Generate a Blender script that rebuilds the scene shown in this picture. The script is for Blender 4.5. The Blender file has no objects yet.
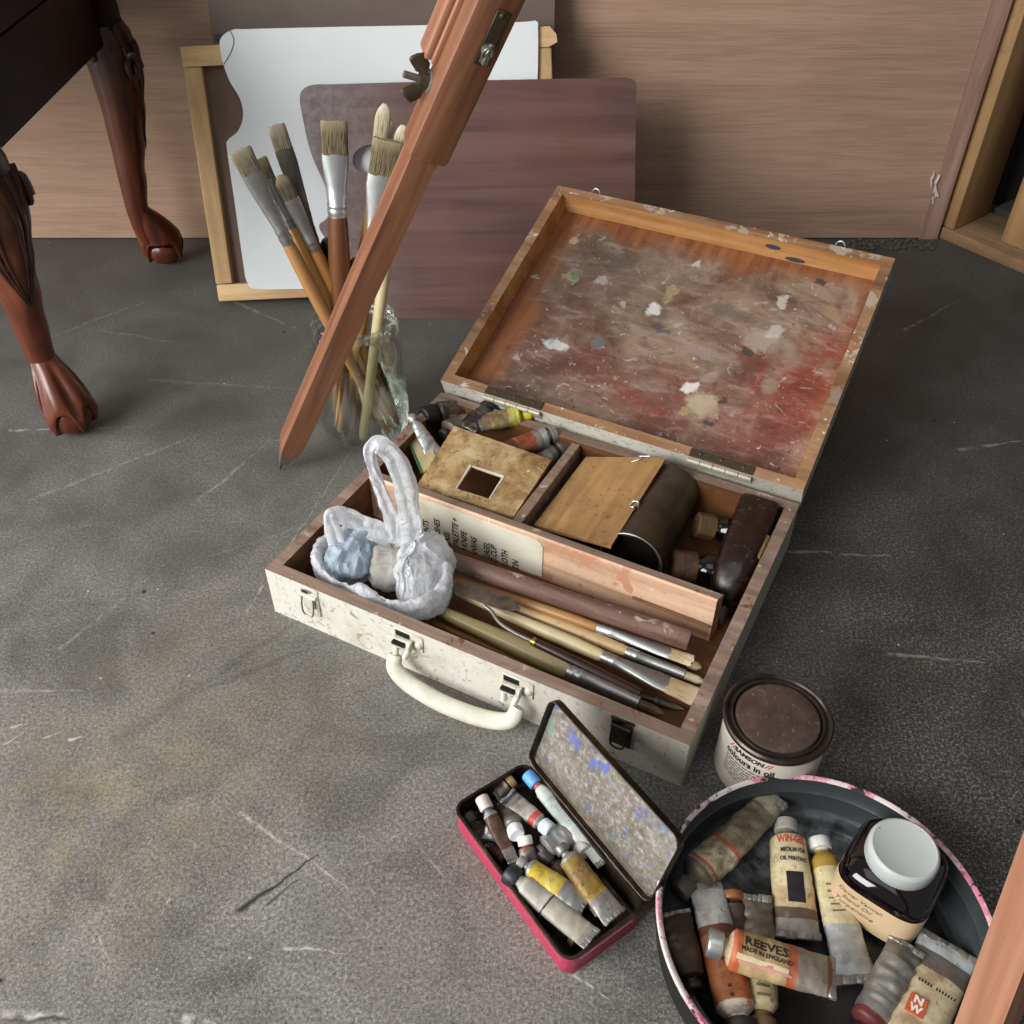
import bpy, bmesh, math, random
from mathutils import Vector, Matrix, noise as mn
random.seed(7)
V = Vector
C = bpy.context.scene.collection
PI = math.pi
# ------------------------------------------------------------------ camera
CAMH, FPX, PITCH = 0.75, 965.07, 0.73608
FW = V((0, math.cos(PITCH), -math.sin(PITCH))); DN = V((0, -math.sin(PITCH), -math.cos(PITCH))); RT = V((1, 0, 0))
EYE = V((0, 0, CAMH))
def ray(x, y): return FW + RT*((x-512)/FPX) + DN*((y-512)/FPX)
def at(x, y, z=0.0):                       # the point of the level z that the photo shows at this pixel
    d = ray(x, y); return EYE + d*((z-CAMH)/d.z)
def aty(x, y, Y):                          # the same on an upright plane at distance Y
    d = ray(x, y); return EYE + d*(Y/d.y)
def onplane(x, y, M, zc=0.0):              # the same on the plane z = zc of a thing's own frame
    I = M.inverted(); e = I @ EYE; d = I.to_3x3() @ ray(x, y)
    return e + d*((zc-e.z)/d.z)
def px(P):
    v = V(P)-EYE; w = v.dot(FW); return 512+FPX*v.dot(RT)/w, 512+FPX*v.dot(DN)/w
cam = bpy.data.cameras.new('camera'); camo = bpy.data.objects.new('camera', cam); C.objects.link(camo)
cam.sensor_width = 36; cam.lens = 36*FPX/1024; cam.clip_start = .02
camo.location = EYE; camo.rotation_euler = (PI/2-PITCH, 0, 0)
bpy.context.scene.camera = camo
# ------------------------------------------------------------------ node kit
def lin(h):
    if not isinstance(h, str): return tuple(h)+((1,) if len(h) == 3 else ())
    o = []
    for i in (0, 2, 4):
        c = int(h[i:i+2], 16)/255; o.append(c/12.92 if c <= .04045 else ((c+.055)/1.055)**2.4)
    return (*o, 1)
class NB:
    def __init__(s, name, nt=None):
        if nt is None:
            s.m = bpy.data.materials.new(name); s.m.use_nodes = True; s.nt = s.m.node_tree; s.nt.nodes.clear()
            s.out = s.nt.nodes.new('ShaderNodeOutputMaterial'); s.b = s.nt.nodes.new('ShaderNodeBsdfPrincipled')
            s.nt.links.new(s.b.outputs[0], s.out.inputs[0])
        else: s.nt = nt
    def put(s, sock, v):
        if isinstance(v, bpy.types.NodeSocket): s.nt.links.new(v, sock)
        elif isinstance(v, str): sock.default_value = lin(v)
        elif sock.type == 'VECTOR' and isinstance(v, (int, float)): sock.default_value = (v,)*3
        elif sock.type == 'RGBA' and isinstance(v, (tuple, list)): sock.default_value = lin(v)
        elif sock.type == 'RGBA': sock.default_value = (v, v, v, 1)
        else: sock.default_value = v
    def n(s, t, ins=None, **kw):
        nd = s.nt.nodes.new('ShaderNode'+t)
        for k, v in kw.items(): setattr(nd, k, v)
        for k, v in (ins or {}).items(): s.put(nd.inputs[k], v)
        return nd
    def co(s, kind='Object'): return s.n('TexCoord').outputs[kind]
    def map(s, vec=None, scale=(1, 1, 1), rot=(0, 0, 0), loc=(0, 0, 0)):
        return s.n('Mapping', {0: vec if vec is not None else s.co(), 1: loc, 2: rot, 3: scale}).outputs[0]
    def noise(s, scale, detail=4, rough=.55, dist=0., vec=None, col=False):
        nd = s.n('TexNoise', {'Vector': vec if vec is not None else s.co(), 'Scale': scale, 'Detail': detail, 'Roughness': rough, 'Distortion': dist})
        return nd.outputs['Color' if col else 'Fac']
    def voro(s, scale, vec=None, feature='F1', out='Distance', rnd=1.):
        return s.n('TexVoronoi', {'Vector': vec if vec is not None else s.co(), 'Scale': scale, 'Randomness': rnd}, feature=feature).outputs[out]
    def ramp(s, fac, stops, interp='LINEAR'):
        nd = s.n('ValToRGB', {0: fac}); r = nd.color_ramp; r.interpolation = interp
        while len(r.elements) < len(stops): r.elements.new(.5)
        for e, (p, c) in zip(r.elements, stops): e.position = p; e.color = lin(c) if not isinstance(c, (int, float)) else (c, c, c, 1)
        return nd.outputs[0]
    def mix(s, fac, a, b, mode='MIX'):
        return s.n('Mix', {0: fac, 6: a, 7: b}, data_type='RGBA', blend_type=mode).outputs[2]
    def math(s, op, a, b=0., c=0., clamp=False):
        return s.n('Math', {0: a, 1: b, 2: c}, operation=op, use_clamp=clamp).outputs[0]
    def step(s, v, a, b): return s.n('MapRange', {0: v, 1: a, 2: b}, clamp=True).outputs[0]
    def sep(s, v): return s.n('SeparateXYZ', {0: v}).outputs
    def bump(s, h, strength=.3, dist=.002):
        s.put(s.b.inputs['Normal'], s.n('Bump', {'Height': h, 'Strength': strength, 'Distance': dist}).outputs[0])
    def fin(s, color=None, rough=.6, metal=0., spec=.5):
        if color is not None: s.put(s.b.inputs['Base Color'], color)
        s.put(s.b.inputs['Roughness'], rough); s.put(s.b.inputs['Metallic'], metal)
        s.put(s.b.inputs['Specular IOR Level'], spec)
        return s.m
def plain(name, col, rough=.5, metal=0., var=.25, scale=60, spec=.5, bump=0):
    b = NB(name); f = b.noise(scale, 5, .6); d = lin(col)
    b.fin(b.mix(f, tuple(x*(1-var) for x in d[:3]), tuple(min(1, x*(1+var)) for x in d[:3])), rough, metal, spec)
    if bump: b.bump(f, bump, .001)
    return b.m
def wood(name, cols, axis=0, scale=30, stretch=14, rough=.5, dirt=0., dirtcol='3a2c22', specks=None, spec=.4, rot=0.):
    b = NB(name); sc = [scale]*3; sc[axis] = scale/stretch
    v = b.map(scale=sc, rot=(0, 0, rot)); f = b.noise(1., 6, .6, .6, v)
    c = b.ramp(f, [(.28+.44*i/(len(cols)-1), q) for i, q in enumerate(cols)])
    fine = b.noise(4., 3, .6, 0, v); c = b.mix(b.step(fine, .55, .8), c, b.mix(.5, c, cols[0]))
    if dirt:
        c = b.mix(b.math('MULTIPLY', b.step(b.noise(14, 6, .7), .45, .75), dirt), c, dirtcol)
        c = b.mix(b.math('MULTIPLY', b.step(b.noise(170, 4, .6), .6, .7), dirt), c, '2a1f18')
    if specks:
        for i, (q, sc_, th) in enumerate(specks):
            m = b.step(b.noise(sc_, 4, .65, .5, b.map(loc=(3.1*i+1, 7.7*i, 2.3))), th, th+.03); c = b.mix(m, c, q)
    b.fin(c, rough, 0, spec); b.bump(f, .25, .0006); return b.m
# ------------------------------------------------------------------ mesh kit
class MB:
    def __init__(s): s.v = []; s.f = []; s.mi = []; s.uv = []; s.T = Matrix.Identity(4)
    def add(s, vs, fs, mi=0, uvs=None):
        k = len(s.v); s.v += [s.T @ V(p) for p in vs]
        for i, f in enumerate(fs):
            s.f.append([k+j for j in f]); s.mi.append(mi[i] if isinstance(mi, (list, tuple)) else mi)
            s.uv.append([uvs[j] for j in f] if uvs else [(0, 0)]*len(f))
        return s
    def hexa(s, p, mi=0):                   # 8 corners: bottom loop, top loop
        return s.add(p, [(3, 2, 1, 0), (4, 5, 6, 7), (0, 1, 5, 4), (1, 2, 6, 5), (2, 3, 7, 6), (3, 0, 4, 7)], mi)
    def box(s, a, b, mi=0):
        x0, y0, z0 = a; x1, y1, z1 = b
        return s.hexa([(x0, y0, z0), (x1, y0, z0), (x1, y1, z0), (x0, y1, z0), (x0, y0, z1), (x1, y0, z1), (x1, y1, z1), (x0, y1, z1)], mi)
    def bbox(s, a, b, r=.002, seg=2, mi=0): # box with rounded edges
        bm = bmesh.new(); bmesh.ops.create_cube(bm, size=1)
        for v in bm.verts: v.co = V([(a[i]+b[i])/2+v.co[i]*(b[i]-a[i]) for i in range(3)])
        bmesh.ops.bevel(bm, geom=bm.edges[:], offset=r, segments=seg, affect='EDGES', profile=.5)
        bm.verts.index_update(); s.add([v.co.copy() for v in bm.verts], [[v.index for v in f.verts] for f in bm.faces], mi); bm.free(); return s
    def prism(s, pts, z0, z1, mi=0, side=None):
        n = len(pts); side = mi if side is None else side
        return s.add([(x, y, z0) for x, y in pts]+[(x, y, z1) for x, y in pts],
                     [list(range(n))[::-1], list(range(n, 2*n))]+[(i, (i+1) % n, n+(i+1) % n, n+i) for i in range(n)], [mi, mi]+[side]*n)
    def loft(s, rings, cap=True, mi=0, closed=True, ts=None):
        n = len(rings[0]); vs = [p for r in rings for p in r]; fs = []; uv = []
        for j, r in enumerate(rings):
            for i in range(n): uv.append((ts[j] if ts else j/max(1, len(rings)-1), i/n))
        for j in range(len(rings)-1):
            for i in range(n if closed else n-1):
                k = (i+1) % n; fs.append((j*n+i, j*n+k, (j+1)*n+k, (j+1)*n+i))
        if cap and closed: fs.append(list(range(n))[::-1]); fs.append([(len(rings)-1)*n+i for i in range(n)])
        return s.add(vs, fs, mi, uv)
    def lathe(s, prof, seg=40, mi=0, cap=False, ex=2., sy=1.):
        R = []
        for r, z in prof:
            ring = []
            for i in range(seg):
                a = 2*PI*i/seg; c, d = math.cos(a), math.sin(a)
                k = (abs(c)**ex+abs(d)**ex)**(-1/ex); ring.append((r*k*c, r*k*d*sy, z))
            R.append(ring)
        return s.loft(R, cap, mi)
    def sweep(s, path, rad, up=(0, 0, 1), seg=12, cap=True, mi=0, ex=2., twist=0.):
        P = [V(p) for p in path]; R = []; up = V(up)
        for i, p in enumerate(P):
            t = (P[min(i+1, len(P)-1)]-P[max(i-1, 0)]).normalized(); sd = t.cross(up)
            if sd.length < 1e-4: sd = t.orthogonal()
            sd.normalize(); nr = sd.cross(t).normalized()
            r = rad[i] if isinstance(rad, (list, tuple)) and not (len(rad) == 2 and isinstance(rad[0], (int, float)) and len(P) != 2) else rad
            a, b = r if isinstance(r, (list, tuple)) else (r, r); ring = []
            for k in range(seg):
                q = 2*PI*(k+.5)/seg+twist; c, d = math.cos(q), math.sin(q); e = (abs(c)**ex+abs(d)**ex)**(-1/ex)
                ring.append(p+sd*(a*c*e)+nr*(b*d*e))
            R.append(ring)
        return s.loft(R, cap, mi)
    def ball(s, c, r, seg=20, rings=12, mi=0):
        r = r if isinstance(r, (tuple, list)) else (r, r, r); R = []
        for j in range(rings+1):
            a = PI*(j+.02)/(rings+.04)-PI/2
            R.append([(c[0]+r[0]*math.cos(a)*math.cos(2*PI*i/seg), c[1]+r[1]*math.cos(a)*math.sin(2*PI*i/seg), c[2]+r[2]*math.sin(a)) for i in range(seg)])
        return s.loft(R, True, mi)
    def jitter(s, amp, freq, seed=0.):
        for i, p in enumerate(s.v): s.v[i] = p+mn.noise_vector(p*freq+V((seed, seed*1.7, -seed)))*amp
        return s
    def build(s, name, mats, parent=None, M=None, smooth=True, angle=40, recalc=True):
        me = bpy.data.meshes.new(name); me.from_pydata([tuple(p) for p in s.v], [], s.f)
        mats = mats if isinstance(mats, (list, tuple)) else [mats]
        for m in mats: me.materials.append(m)
        uvl = me.uv_layers.new(name='UVMap'); k = 0
        for p in me.polygons:
            p.material_index = s.mi[p.index]; p.use_smooth = smooth
            for j in range(p.loop_total): uvl.data[p.loop_start+j].uv = s.uv[p.index][j]
        if recalc:
            bm = bmesh.new(); bm.from_mesh(me); bmesh.ops.recalc_face_normals(bm, faces=bm.faces[:]); bm.to_mesh(me); bm.free()
        if smooth: me.set_sharp_from_angle(angle=math.radians(angle))
        o = bpy.data.objects.new(name, me); C.objects.link(o)
        if parent: o.parent = parent
        if M is not None: o.matrix_local = M
        return o
def tag(o, label=None, cat=None, group=None, kind=None):
    for k, v in (('label', label), ('category', cat), ('group', group), ('kind', kind)):
        if v: o[k] = v
    return o
def thing(name, label, cat, M=None, group=None):
    o = bpy.data.objects.new(name, None); C.objects.link(o); o.empty_display_size = .02
    if M is not None: o.matrix_world = M
    return tag(o, label, cat, group)
def frame(o, x, y, z=None):
    x = V(x).normalized(); z = (V(z) if z is not None else x.cross(V(y))).normalized(); y = z.cross(x).normalized(); z = x.cross(y).normalized()
    return Matrix(((x.x, y.x, z.x, o[0]), (x.y, y.y, z.y, o[1]), (x.z, y.z, z.z, o[2]), (0, 0, 0, 1)))
def catmull(P, n=8):
    P = [V(p) for p in P]; out = []
    for i in range(len(P)-1):
        a, b, c, d = P[max(i-1, 0)], P[i], P[i+1], P[min(i+2, len(P)-1)]
        for k in range(n):
            t = k/n; out.append(.5*((2*b)+(c-a)*t+(2*a-5*b+4*c-d)*t*t+(3*b-a-3*c+d)*t**3))
    out.append(P[-1]); return out
def lerp(a, b, t): return a+(b-a)*t
def curve1(stops, t):                       # piecewise smooth lookup
    for (a, x), (b, y) in zip(stops, stops[1:]):
        if t <= b:
            k = (t-a)/(b-a) if b > a else 0; k = k*k*(3-2*k); return x+(y-x)*k
    return stops[-1][1]
_tc = {}
def text_geo(body, size, shear=0., width=1., weight=0.):
    key = (body, size, shear, width, weight)
    if key not in _tc:
        cu = bpy.data.curves.new('t', 'FONT'); cu.body = body; cu.size = size; cu.shear = shear; cu.align_x = 'CENTER'; cu.align_y = 'CENTER'; cu.offset = weight; cu.resolution_u = 3
        ob = bpy.data.objects.new('t', cu); C.objects.link(ob); dg = bpy.context.evaluated_depsgraph_get(); me = ob.evaluated_get(dg).to_mesh()
        bm = bmesh.new(); bm.from_mesh(me); bmesh.ops.triangulate(bm, faces=bm.faces[:])
        for _ in range(2):
            es = [e for e in bm.edges if e.calc_length() > size*.3]
            if es: bmesh.ops.subdivide_edges(bm, edges=es, cuts=1); bmesh.ops.triangulate(bm, faces=bm.faces[:])
        bm.verts.index_update()
        _tc[key] = ([(v.co.x*width, v.co.y) for v in bm.verts], [[v.index for v in f.verts] for f in bm.faces])
        bm.free(); ob.evaluated_get(dg).to_mesh_clear(); bpy.data.objects.remove(ob)
    return _tc[key]
def lettering(lines, fn, mb=None, mi=0):     # lines: (string, size, x, y, shear, width, weight); fn maps flat x,y to the surface
    mb = mb or MB()
    for L in lines:
        st, size, x, y = L[:4]; sh, w, wt = (list(L[4:])+[0., 1., 0.][len(L)-4:])[:3]
        vs, fs = text_geo(st, size, sh, w, wt); mb.add([fn(x+a, y+b) for a, b in vs], fs, mi)
    return mb
# ------------------------------------------------------------------ light
w = bpy.data.worlds.new('world'); bpy.context.scene.world = w; w.use_nodes = True
w.node_tree.nodes['Background'].inputs[0].default_value = (.93, .97, 1., 1); w.node_tree.nodes['Background'].inputs[1].default_value = .23
def area(name, loc, aim, size, power, col=(1, 1, 1), sy=None):
    l = bpy.data.lights.new(name, 'AREA'); l.energy = power; l.color = col; l.size = size
    if sy: l.shape = 'RECTANGLE'; l.size_y = sy
    o = bpy.data.objects.new(name, l); C.objects.link(o); o.location = loc
    o.rotation_euler = (V(aim)-V(loc)).to_track_quat('-Z', 'Y').to_euler(); return o
area('window_light', (-2.0, -.75, 1.45), (.1, .85, .05), 1.7, 112, (1., .99, .98), 1.5)
area('low_light', (-2.05, .78, .42), (-.3, 1.35, .12), .7, 20, (1., .98, .95), .5)  # unseen lamp added to brighten the wall under the chair
area('top_fill', (-.3, .1, 2.9), (0, .9, 0), 1.6, 10, (.95, .98, 1.))  # unseen overhead fill, adds to the ambient light
vs_ = bpy.context.scene.view_settings; vs_.view_transform = 'Standard'; vs_.look = 'None'; vs_.exposure = 0; vs_.gamma = 1
# ------------------------------------------------------------------ shared materials
M_ = {}
M_['steel'] = plain('steel', 'b5b5b2', .32, .75, .25, 220)
M_['dull_steel'] = plain('dull_steel', '85827c', .42, .7, .35, 160)
M_['dark_metal'] = plain('dark_metal', '2c2722', .5, .7, .5, 140)
M_['brass'] = plain('brass', 'b79a4e', .35, 1., .3, 160)
M_['bronze'] = plain('bronze', '4d4334', .5, .6, .45, 180, bump=.3)
M_['black'] = plain('black_plastic', '0f0e0d', .35, 0, .4, 90)
M_['rubber'] = plain('rubber', '45423f', .7, 0, .3, 60)
M_['ink'] = plain('ink', '2a2623', .8, 0, .3, 200)
M_['redink'] = plain('red_ink', 'c8452c', .7, 0, .3, 260)
M_['whiteink'] = plain('white_ink', 'e9dfd2', .7, 0, .1, 260)
M_['fadedink'] = plain('faded_ink', '6b5b49', .8, 0, .2, 200)
# ------------------------------------------------------------------ floor
def seg_group():
    g = bpy.data.node_groups.new('streak', 'ShaderNodeTree'); I = g.interface
    for nm, t in (('P', 'NodeSocketVector'), ('A', 'NodeSocketVector'), ('D', 'NodeSocketVector'), ('W', 'NodeSocketFloat'), ('K', 'NodeSocketFloat')):
        I.new_socket(name=nm, in_out='INPUT', socket_type=t)
    I.new_socket(name='F', in_out='OUTPUT', socket_type='NodeSocketFloat')
    b = NB('', g); gi = g.nodes.new('NodeGroupInput'); go = g.nodes.new('NodeGroupOutput'); o = gi.outputs
    pa = b.n('VectorMath', {0: o['P'], 1: o['A']}, operation='SUBTRACT').outputs[0]
    dd = b.n('VectorMath', {0: o['D'], 1: o['D']}, operation='DOT_PRODUCT').outputs['Value']
    pd = b.n('VectorMath', {0: pa, 1: o['D']}, operation='DOT_PRODUCT').outputs['Value']
    t = b.math('DIVIDE', pd, dd, 0, True)
    q = b.n('VectorMath', {0: o['D'], 'Scale': t}, operation='SCALE').outputs[0]
    ln = b.n('VectorMath', {0: pa, 1: q}, operation='DISTANCE').outputs['Value']
    wd = b.math('MULTIPLY', o['W'], b.math('SUBTRACT', 1.25, t))
    f = b.math('SUBTRACT', 1., b.math('DIVIDE', ln, wd), 0, True)
    b.put(go.inputs[0], b.math('MULTIPLY', f, o['K'])); return g
STREAK = seg_group()
def streak(b, P, A, B, wd, k):
    nd = b.nt.nodes.new('ShaderNodeGroup'); nd.node_tree = STREAK
    A = V(A); B = V(B); b.put(nd.inputs[0], P)
    nd.inputs[1].default_value = A; nd.inputs[2].default_value = B-A; nd.inputs[3].default_value = wd; nd.inputs[4].default_value = k
    return nd.outputs[0]
def floor_mat():
    b = NB('painted_concrete'); P = b.co()
    big = b.noise(2.2, 5, .6, .6); mid = b.noise(9, 6, .65, .4); fine = b.noise(330, 5, .75); grit = b.noise(620, 3, .7)
    c = b.ramp(big, [(.3, '54514d'), (.5, '666460'), (.7, '7a7873')])
    c = b.mix(b.step(mid, .42, .72), c, '827f7a'); c = b.mix(b.math('MULTIPLY', b.step(mid, .5, .25), .5), c, '4c4843')
    x, y, z = b.sep(P)
    rel = b.step(b.math('ADD', b.math('MULTIPLY', y, 1.), b.math('MULTIPLY', big, .4)), .55, 1.25)   # smoother, darker paint towards the back
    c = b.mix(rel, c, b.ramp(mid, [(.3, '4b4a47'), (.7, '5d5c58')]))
    rt = b.step(b.math('ADD', x, b.math('MULTIPLY', big, .2)), .12, .46)  # right side darkened: shade and light falloff put into the floor colour
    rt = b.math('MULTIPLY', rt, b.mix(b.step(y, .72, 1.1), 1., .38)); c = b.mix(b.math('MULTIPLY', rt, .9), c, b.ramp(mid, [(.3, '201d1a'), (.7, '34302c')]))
    st = b.n('VectorMath', {0: P, 1: tuple(at(110, 800))}, operation='DISTANCE').outputs['Value']
    c = b.mix(b.math('MULTIPLY', b.math('MULTIPLY', b.step(st, .18, .02), b.step(b.noise(22, 5, .7), .42, .62)), .6), c, '8f8464')
    st = b.n('VectorMath', {0: P, 1: tuple(at(250, 690))}, operation='DISTANCE').outputs['Value']
    c = b.mix(b.math('MULTIPLY', b.math('MULTIPLY', b.step(st, .25, .03), b.step(b.noise(13, 5, .6), .4, .65)), .38), c, '7c7154')
    st = b.n('VectorMath', {0: P, 1: tuple(at(450, 900))}, operation='DISTANCE').outputs['Value']
    c = b.mix(b.math('MULTIPLY', b.step(st, .12, .02), .3), c, '6e5f5b')
    c = b.mix(b.math('MULTIPLY', b.step(fine, .5, .66), b.math('MULTIPLY', b.mix(rel, .75, .2), b.step(mid, .28, .62))), c, 'b3b0a9')
    c = b.mix(b.math('MULTIPLY', b.step(fine, .48, .34), b.mix(rel, .75, .4)), c, '2f2d2a')
    c = b.mix(b.math('MULTIPLY', b.step(grit, .56, .66), b.mix(rel, .55, .15)), c, 'c0bdb5')
    vs = b.voro(38, out='Distance'); c = b.mix(b.step(vs, .035, .02), c, '201e1c')         # pits
    vs = b.voro(23, b.map(loc=(3, 5, 0))); c = b.mix(b.math('MULTIPLY', b.step(vs, .032, .018), .8), c, 'c9c6be')   # paint drips
    vs = b.voro(12, b.map(loc=(1, 2, 0))); c = b.mix(b.step(vs, .035, .02), c, '1d1b19'); vs = b.voro(9, b.map(loc=(5, 3, 0))); c = b.mix(b.math('MULTIPLY', b.step(vs, .026, .012), .9), c, 'cbc8c0')
    warp = b.n('VectorMath', {0: P, 1: b.n('VectorMath', {0: b.noise(30, 3, .6, col=True), 'Scale': .012}, operation='SCALE').outputs[0]}, operation='ADD').outputs[0]
    warp = b.n('VectorMath', {0: b.n('VectorMath', {0: warp, 1: (.006, .006, .006)}, operation='SUBTRACT').outputs[0], 1: (1, 1, 0)}, operation='MULTIPLY').outputs[0]
    acc = None
    W = [((238, 812), (356, 894), .0022, .75), ((2, 731), (34, 722), .002, .9), ((4, 745), (24, 732), .0015, .8), ((45, 738), (64, 731), .0017, .8), ((70, 740), (82, 735), .002, .9),
         ((285, 947), (345, 955), .0018, .85), ((178, 889), (161, 916), .002, .8), ((100, 935), (107, 960), .0016, .7), ((575, 975), (610, 999), .0016, .9), ((246, 612), (352, 450), .0015, .5),
         ((0, 690), (80, 690), .003, .35), ((60, 650), (170, 560), .0025, .3), ((130, 870), (60, 960), .003, .3), ((440, 480), (200, 560), .003, .2), ((48, 338), (150, 300), .003, .2), ((100, 330), (190, 345), .003, .16),
         ((750, 549), (890, 556), .0035, .55), ((890, 655), (985, 662), .003, .4), ((905, 330), (960, 300), .004, .3), ((960, 450), (1020, 440), .004, .4), ((0, 1018), (64, 1014), .005, 1.), ((185, 1022), (216, 1023), .005, 1.),
         ((10, 430), (110, 428), .003, .5), ((420, 850), (470, 900), .002, .35), ((230, 300), (300, 330), .005, .3), ((30, 500), (210, 430), .004, .25), ((200, 500), (270, 440), .004, .3), ((150, 380), (320, 390), .005, .1)]
    for A, B, wd, k in W:
        q = streak(b, warp, at(*A), at(*B), wd, k); acc = q if acc is None else b.math('MAXIMUM', acc, q)
    brk = b.step(b.noise(90, 3, .6), .38, .6)
    c = b.mix(b.math('MULTIPLY', acc, brk), c, 'cac6bd')
    dk = streak(b, warp, at(240, 911), at(318, 856), .0032, 1.1)
    for A, B, wd, k in [((268, 905), (300, 878), .002, .8), ((0, 1021), (70, 1018), .004, .8), ((200, 690), (330, 640), .006, .3), ((120, 740), (300, 620), .01, .25)]: dk = b.math('MAXIMUM', dk, streak(b, warp, at(*A), at(*B), wd, k))
    c = b.mix(dk, c, '262422')
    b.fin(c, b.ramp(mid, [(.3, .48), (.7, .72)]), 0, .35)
    b.bump(b.math('ADD', b.math('MULTIPLY', fine, .5), mid), .3, .0012); return b.m
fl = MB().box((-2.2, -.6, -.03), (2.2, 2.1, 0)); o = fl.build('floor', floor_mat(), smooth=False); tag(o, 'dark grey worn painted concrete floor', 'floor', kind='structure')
# ------------------------------------------------------------------ plywood wall
WY = 1.513
def ply_mat(name, tones, axis=0):
    b = NB(name); sc = [19, 19, 19]; sc[axis] = 1.6
    v = b.map(scale=sc); g1 = b.noise(1, 7, .7, 1.0, v); sc2 = [210, 210, 210]; sc2[axis] = 9
    g2 = b.noise(1, 4, .6, .2, b.map(scale=sc2)); g3 = b.noise(1.6, 4, .6, .5)
    c = b.ramp(g1, [(.2, tones[0]), (.5, tones[1]), (.75, tones[2])]); c = b.mix(b.math('MULTIPLY', b.step(g2, .48, .68), .35), c, tones[0])
    c = b.mix(b.math('MULTIPLY', b.step(g3, .45, .7), .3), c, tones[2]); g4 = b.noise(1, 3, .6, 0, b.map(scale=tuple(q*(38 if q < 15 else 2.6) if False else (14 if i == axis else 520) for i, q in enumerate(sc2)))); c = b.mix(b.math('MULTIPLY', b.step(g4, .45, .75), .5), c, tones[2]); c = b.mix(b.math('MULTIPLY', b.step(g4, .5, .25), .4), c, tones[0])
    c = b.mix(b.step(b.voro(6.5, b.map(loc=(.3, 2, 1.1))), .028, .018), c, 'dccfba')
    b.fin(c, .62, 0, .3); b.bump(g2, .12, .0006); return b.m
PLY = ply_mat('plywood', ['8a6d59', 'ab8b75', 'bc9d87'])
EDGEX = .715
o = MB().box((-2.2, WY, .002), (EDGEX-.03, WY+.02, 1.6)).build('wall_back', PLY, smooth=False); tag(o, 'pinkish brown plywood panel wall behind everything', 'wall', kind='structure')
tr = wood('edge_veneer', ['8a6a5c', 'a98677', 'bc9c8c'], 2, 60, 20, .6, .15)
o = MB().box((EDGEX-.03, WY-.0015, .0), (EDGEX, WY+.02, 1.6)).build('trim_1', tr, smooth=False); tag(o, 'paler pinkish edge strip at the right end of the plywood wall', 'trim', kind='structure')
mk = MB()
for k in range(6):
    a = aty(935+random.uniform(-4, 6), 172+k*5, WY-.002); mk.sweep([a, a+V((.004*random.random(), 0, -.008-.004*random.random()))], .0012, seg=6)
a = aty(940, 175, WY-.003); b_ = aty(938, 196, WY-.003); mk.sweep(catmull([a, (a+b_)/2+V((-.006, 0, 0)), b_], 5), .002, seg=6)
mk.build('splinter', plain('pale_splinter', 'd8cfc6', .8), o)
o = MB().box((-2.2, WY+.02, 0), (EDGEX+.02, WY+.06, .02)).build('wall_gap_shade', plain('black_gap', '0c0b0a', .9), smooth=False); tag(o, 'black strip standing in for the shade in the gap under the plywood wall', 'wall', kind='structure')  # solid black bar stands in for the shade in the gap
# timber stud frame to the right, set at an angle
q = V((.6, -.8, 0)); n_ = V((.8, .6, 0)); P0 = V((.722, 1.512, 0)); MF = frame(P0, q, n_)      # x along the frame, y into its depth
TIM = wood('raw_pine', ['937048', 'ae895d', 'c29f70'], 2, 34, 16, .65, .25)
TIMX = wood('raw_pine_plate', ['7d6247', '98795a', 'aa8d6c'], 0, 34, 16, .7, .35)
def setpiece(name, mb, mat, label, M=None):
    o = mb.build(name, mat, None, M, smooth=True, angle=30); return tag(o, label, 'timber', kind='structure')
setpiece('trim_2', MB().bbox((-.005, 0, 0), (1.1, .115, .02), .002), TIMX, 'low timber sole plate on the floor at the right', MF)
setpiece('trim_3', MB().bbox((-.010, .004, .0205), (.014, .105, 1.5), .002), TIM, 'first upright pine stud beside the plywood wall', MF)
setpiece('trim_4', MB().bbox((.083, .03, .0205), (.128, .125, 1.5), .002), TIM, 'second upright pine stud at the right edge', MF)
dk = plain('dark_back', '17130f', .9, 0, .4, 12)  # near-black colour stands in for the shade of the cavity
o = MB().box((-.2, .19, .0), (1.2, .2, 1.5)).build('wall_right', dk, None, MF, smooth=False); tag(o, 'dark panel standing for the shaded cavity between the studs', 'wall', kind='structure')
o = MB().box((.016, .118, .0), (.08, .189, .03)).build('trim_5', plain('grey_dust', '3a3937', .9, 0, .4, 60), None, MF, smooth=False); tag(o, 'dusty grey ledge between the studs', 'trim', kind='structure')
# crumbs swept against the foot of the wall
cr = MB()
for k in range(120):
    p = at(random.uniform(848, 938), random.uniform(240, 250), 0)
    if p.y < WY-.004: s = random.uniform(.0012, .0045); cr.ball((p.x, p.y, s*.5), (s, s*random.uniform(.5, 1), s*.6), 6, 4)
o = cr.jitter(.001, 200).build('grit', plain('grit', '5a5148', .9, 0, .5, 200)); tag(o, 'dark grit and crumbs swept against the foot of the plywood wall', 'grit', kind='stuff')
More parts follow.
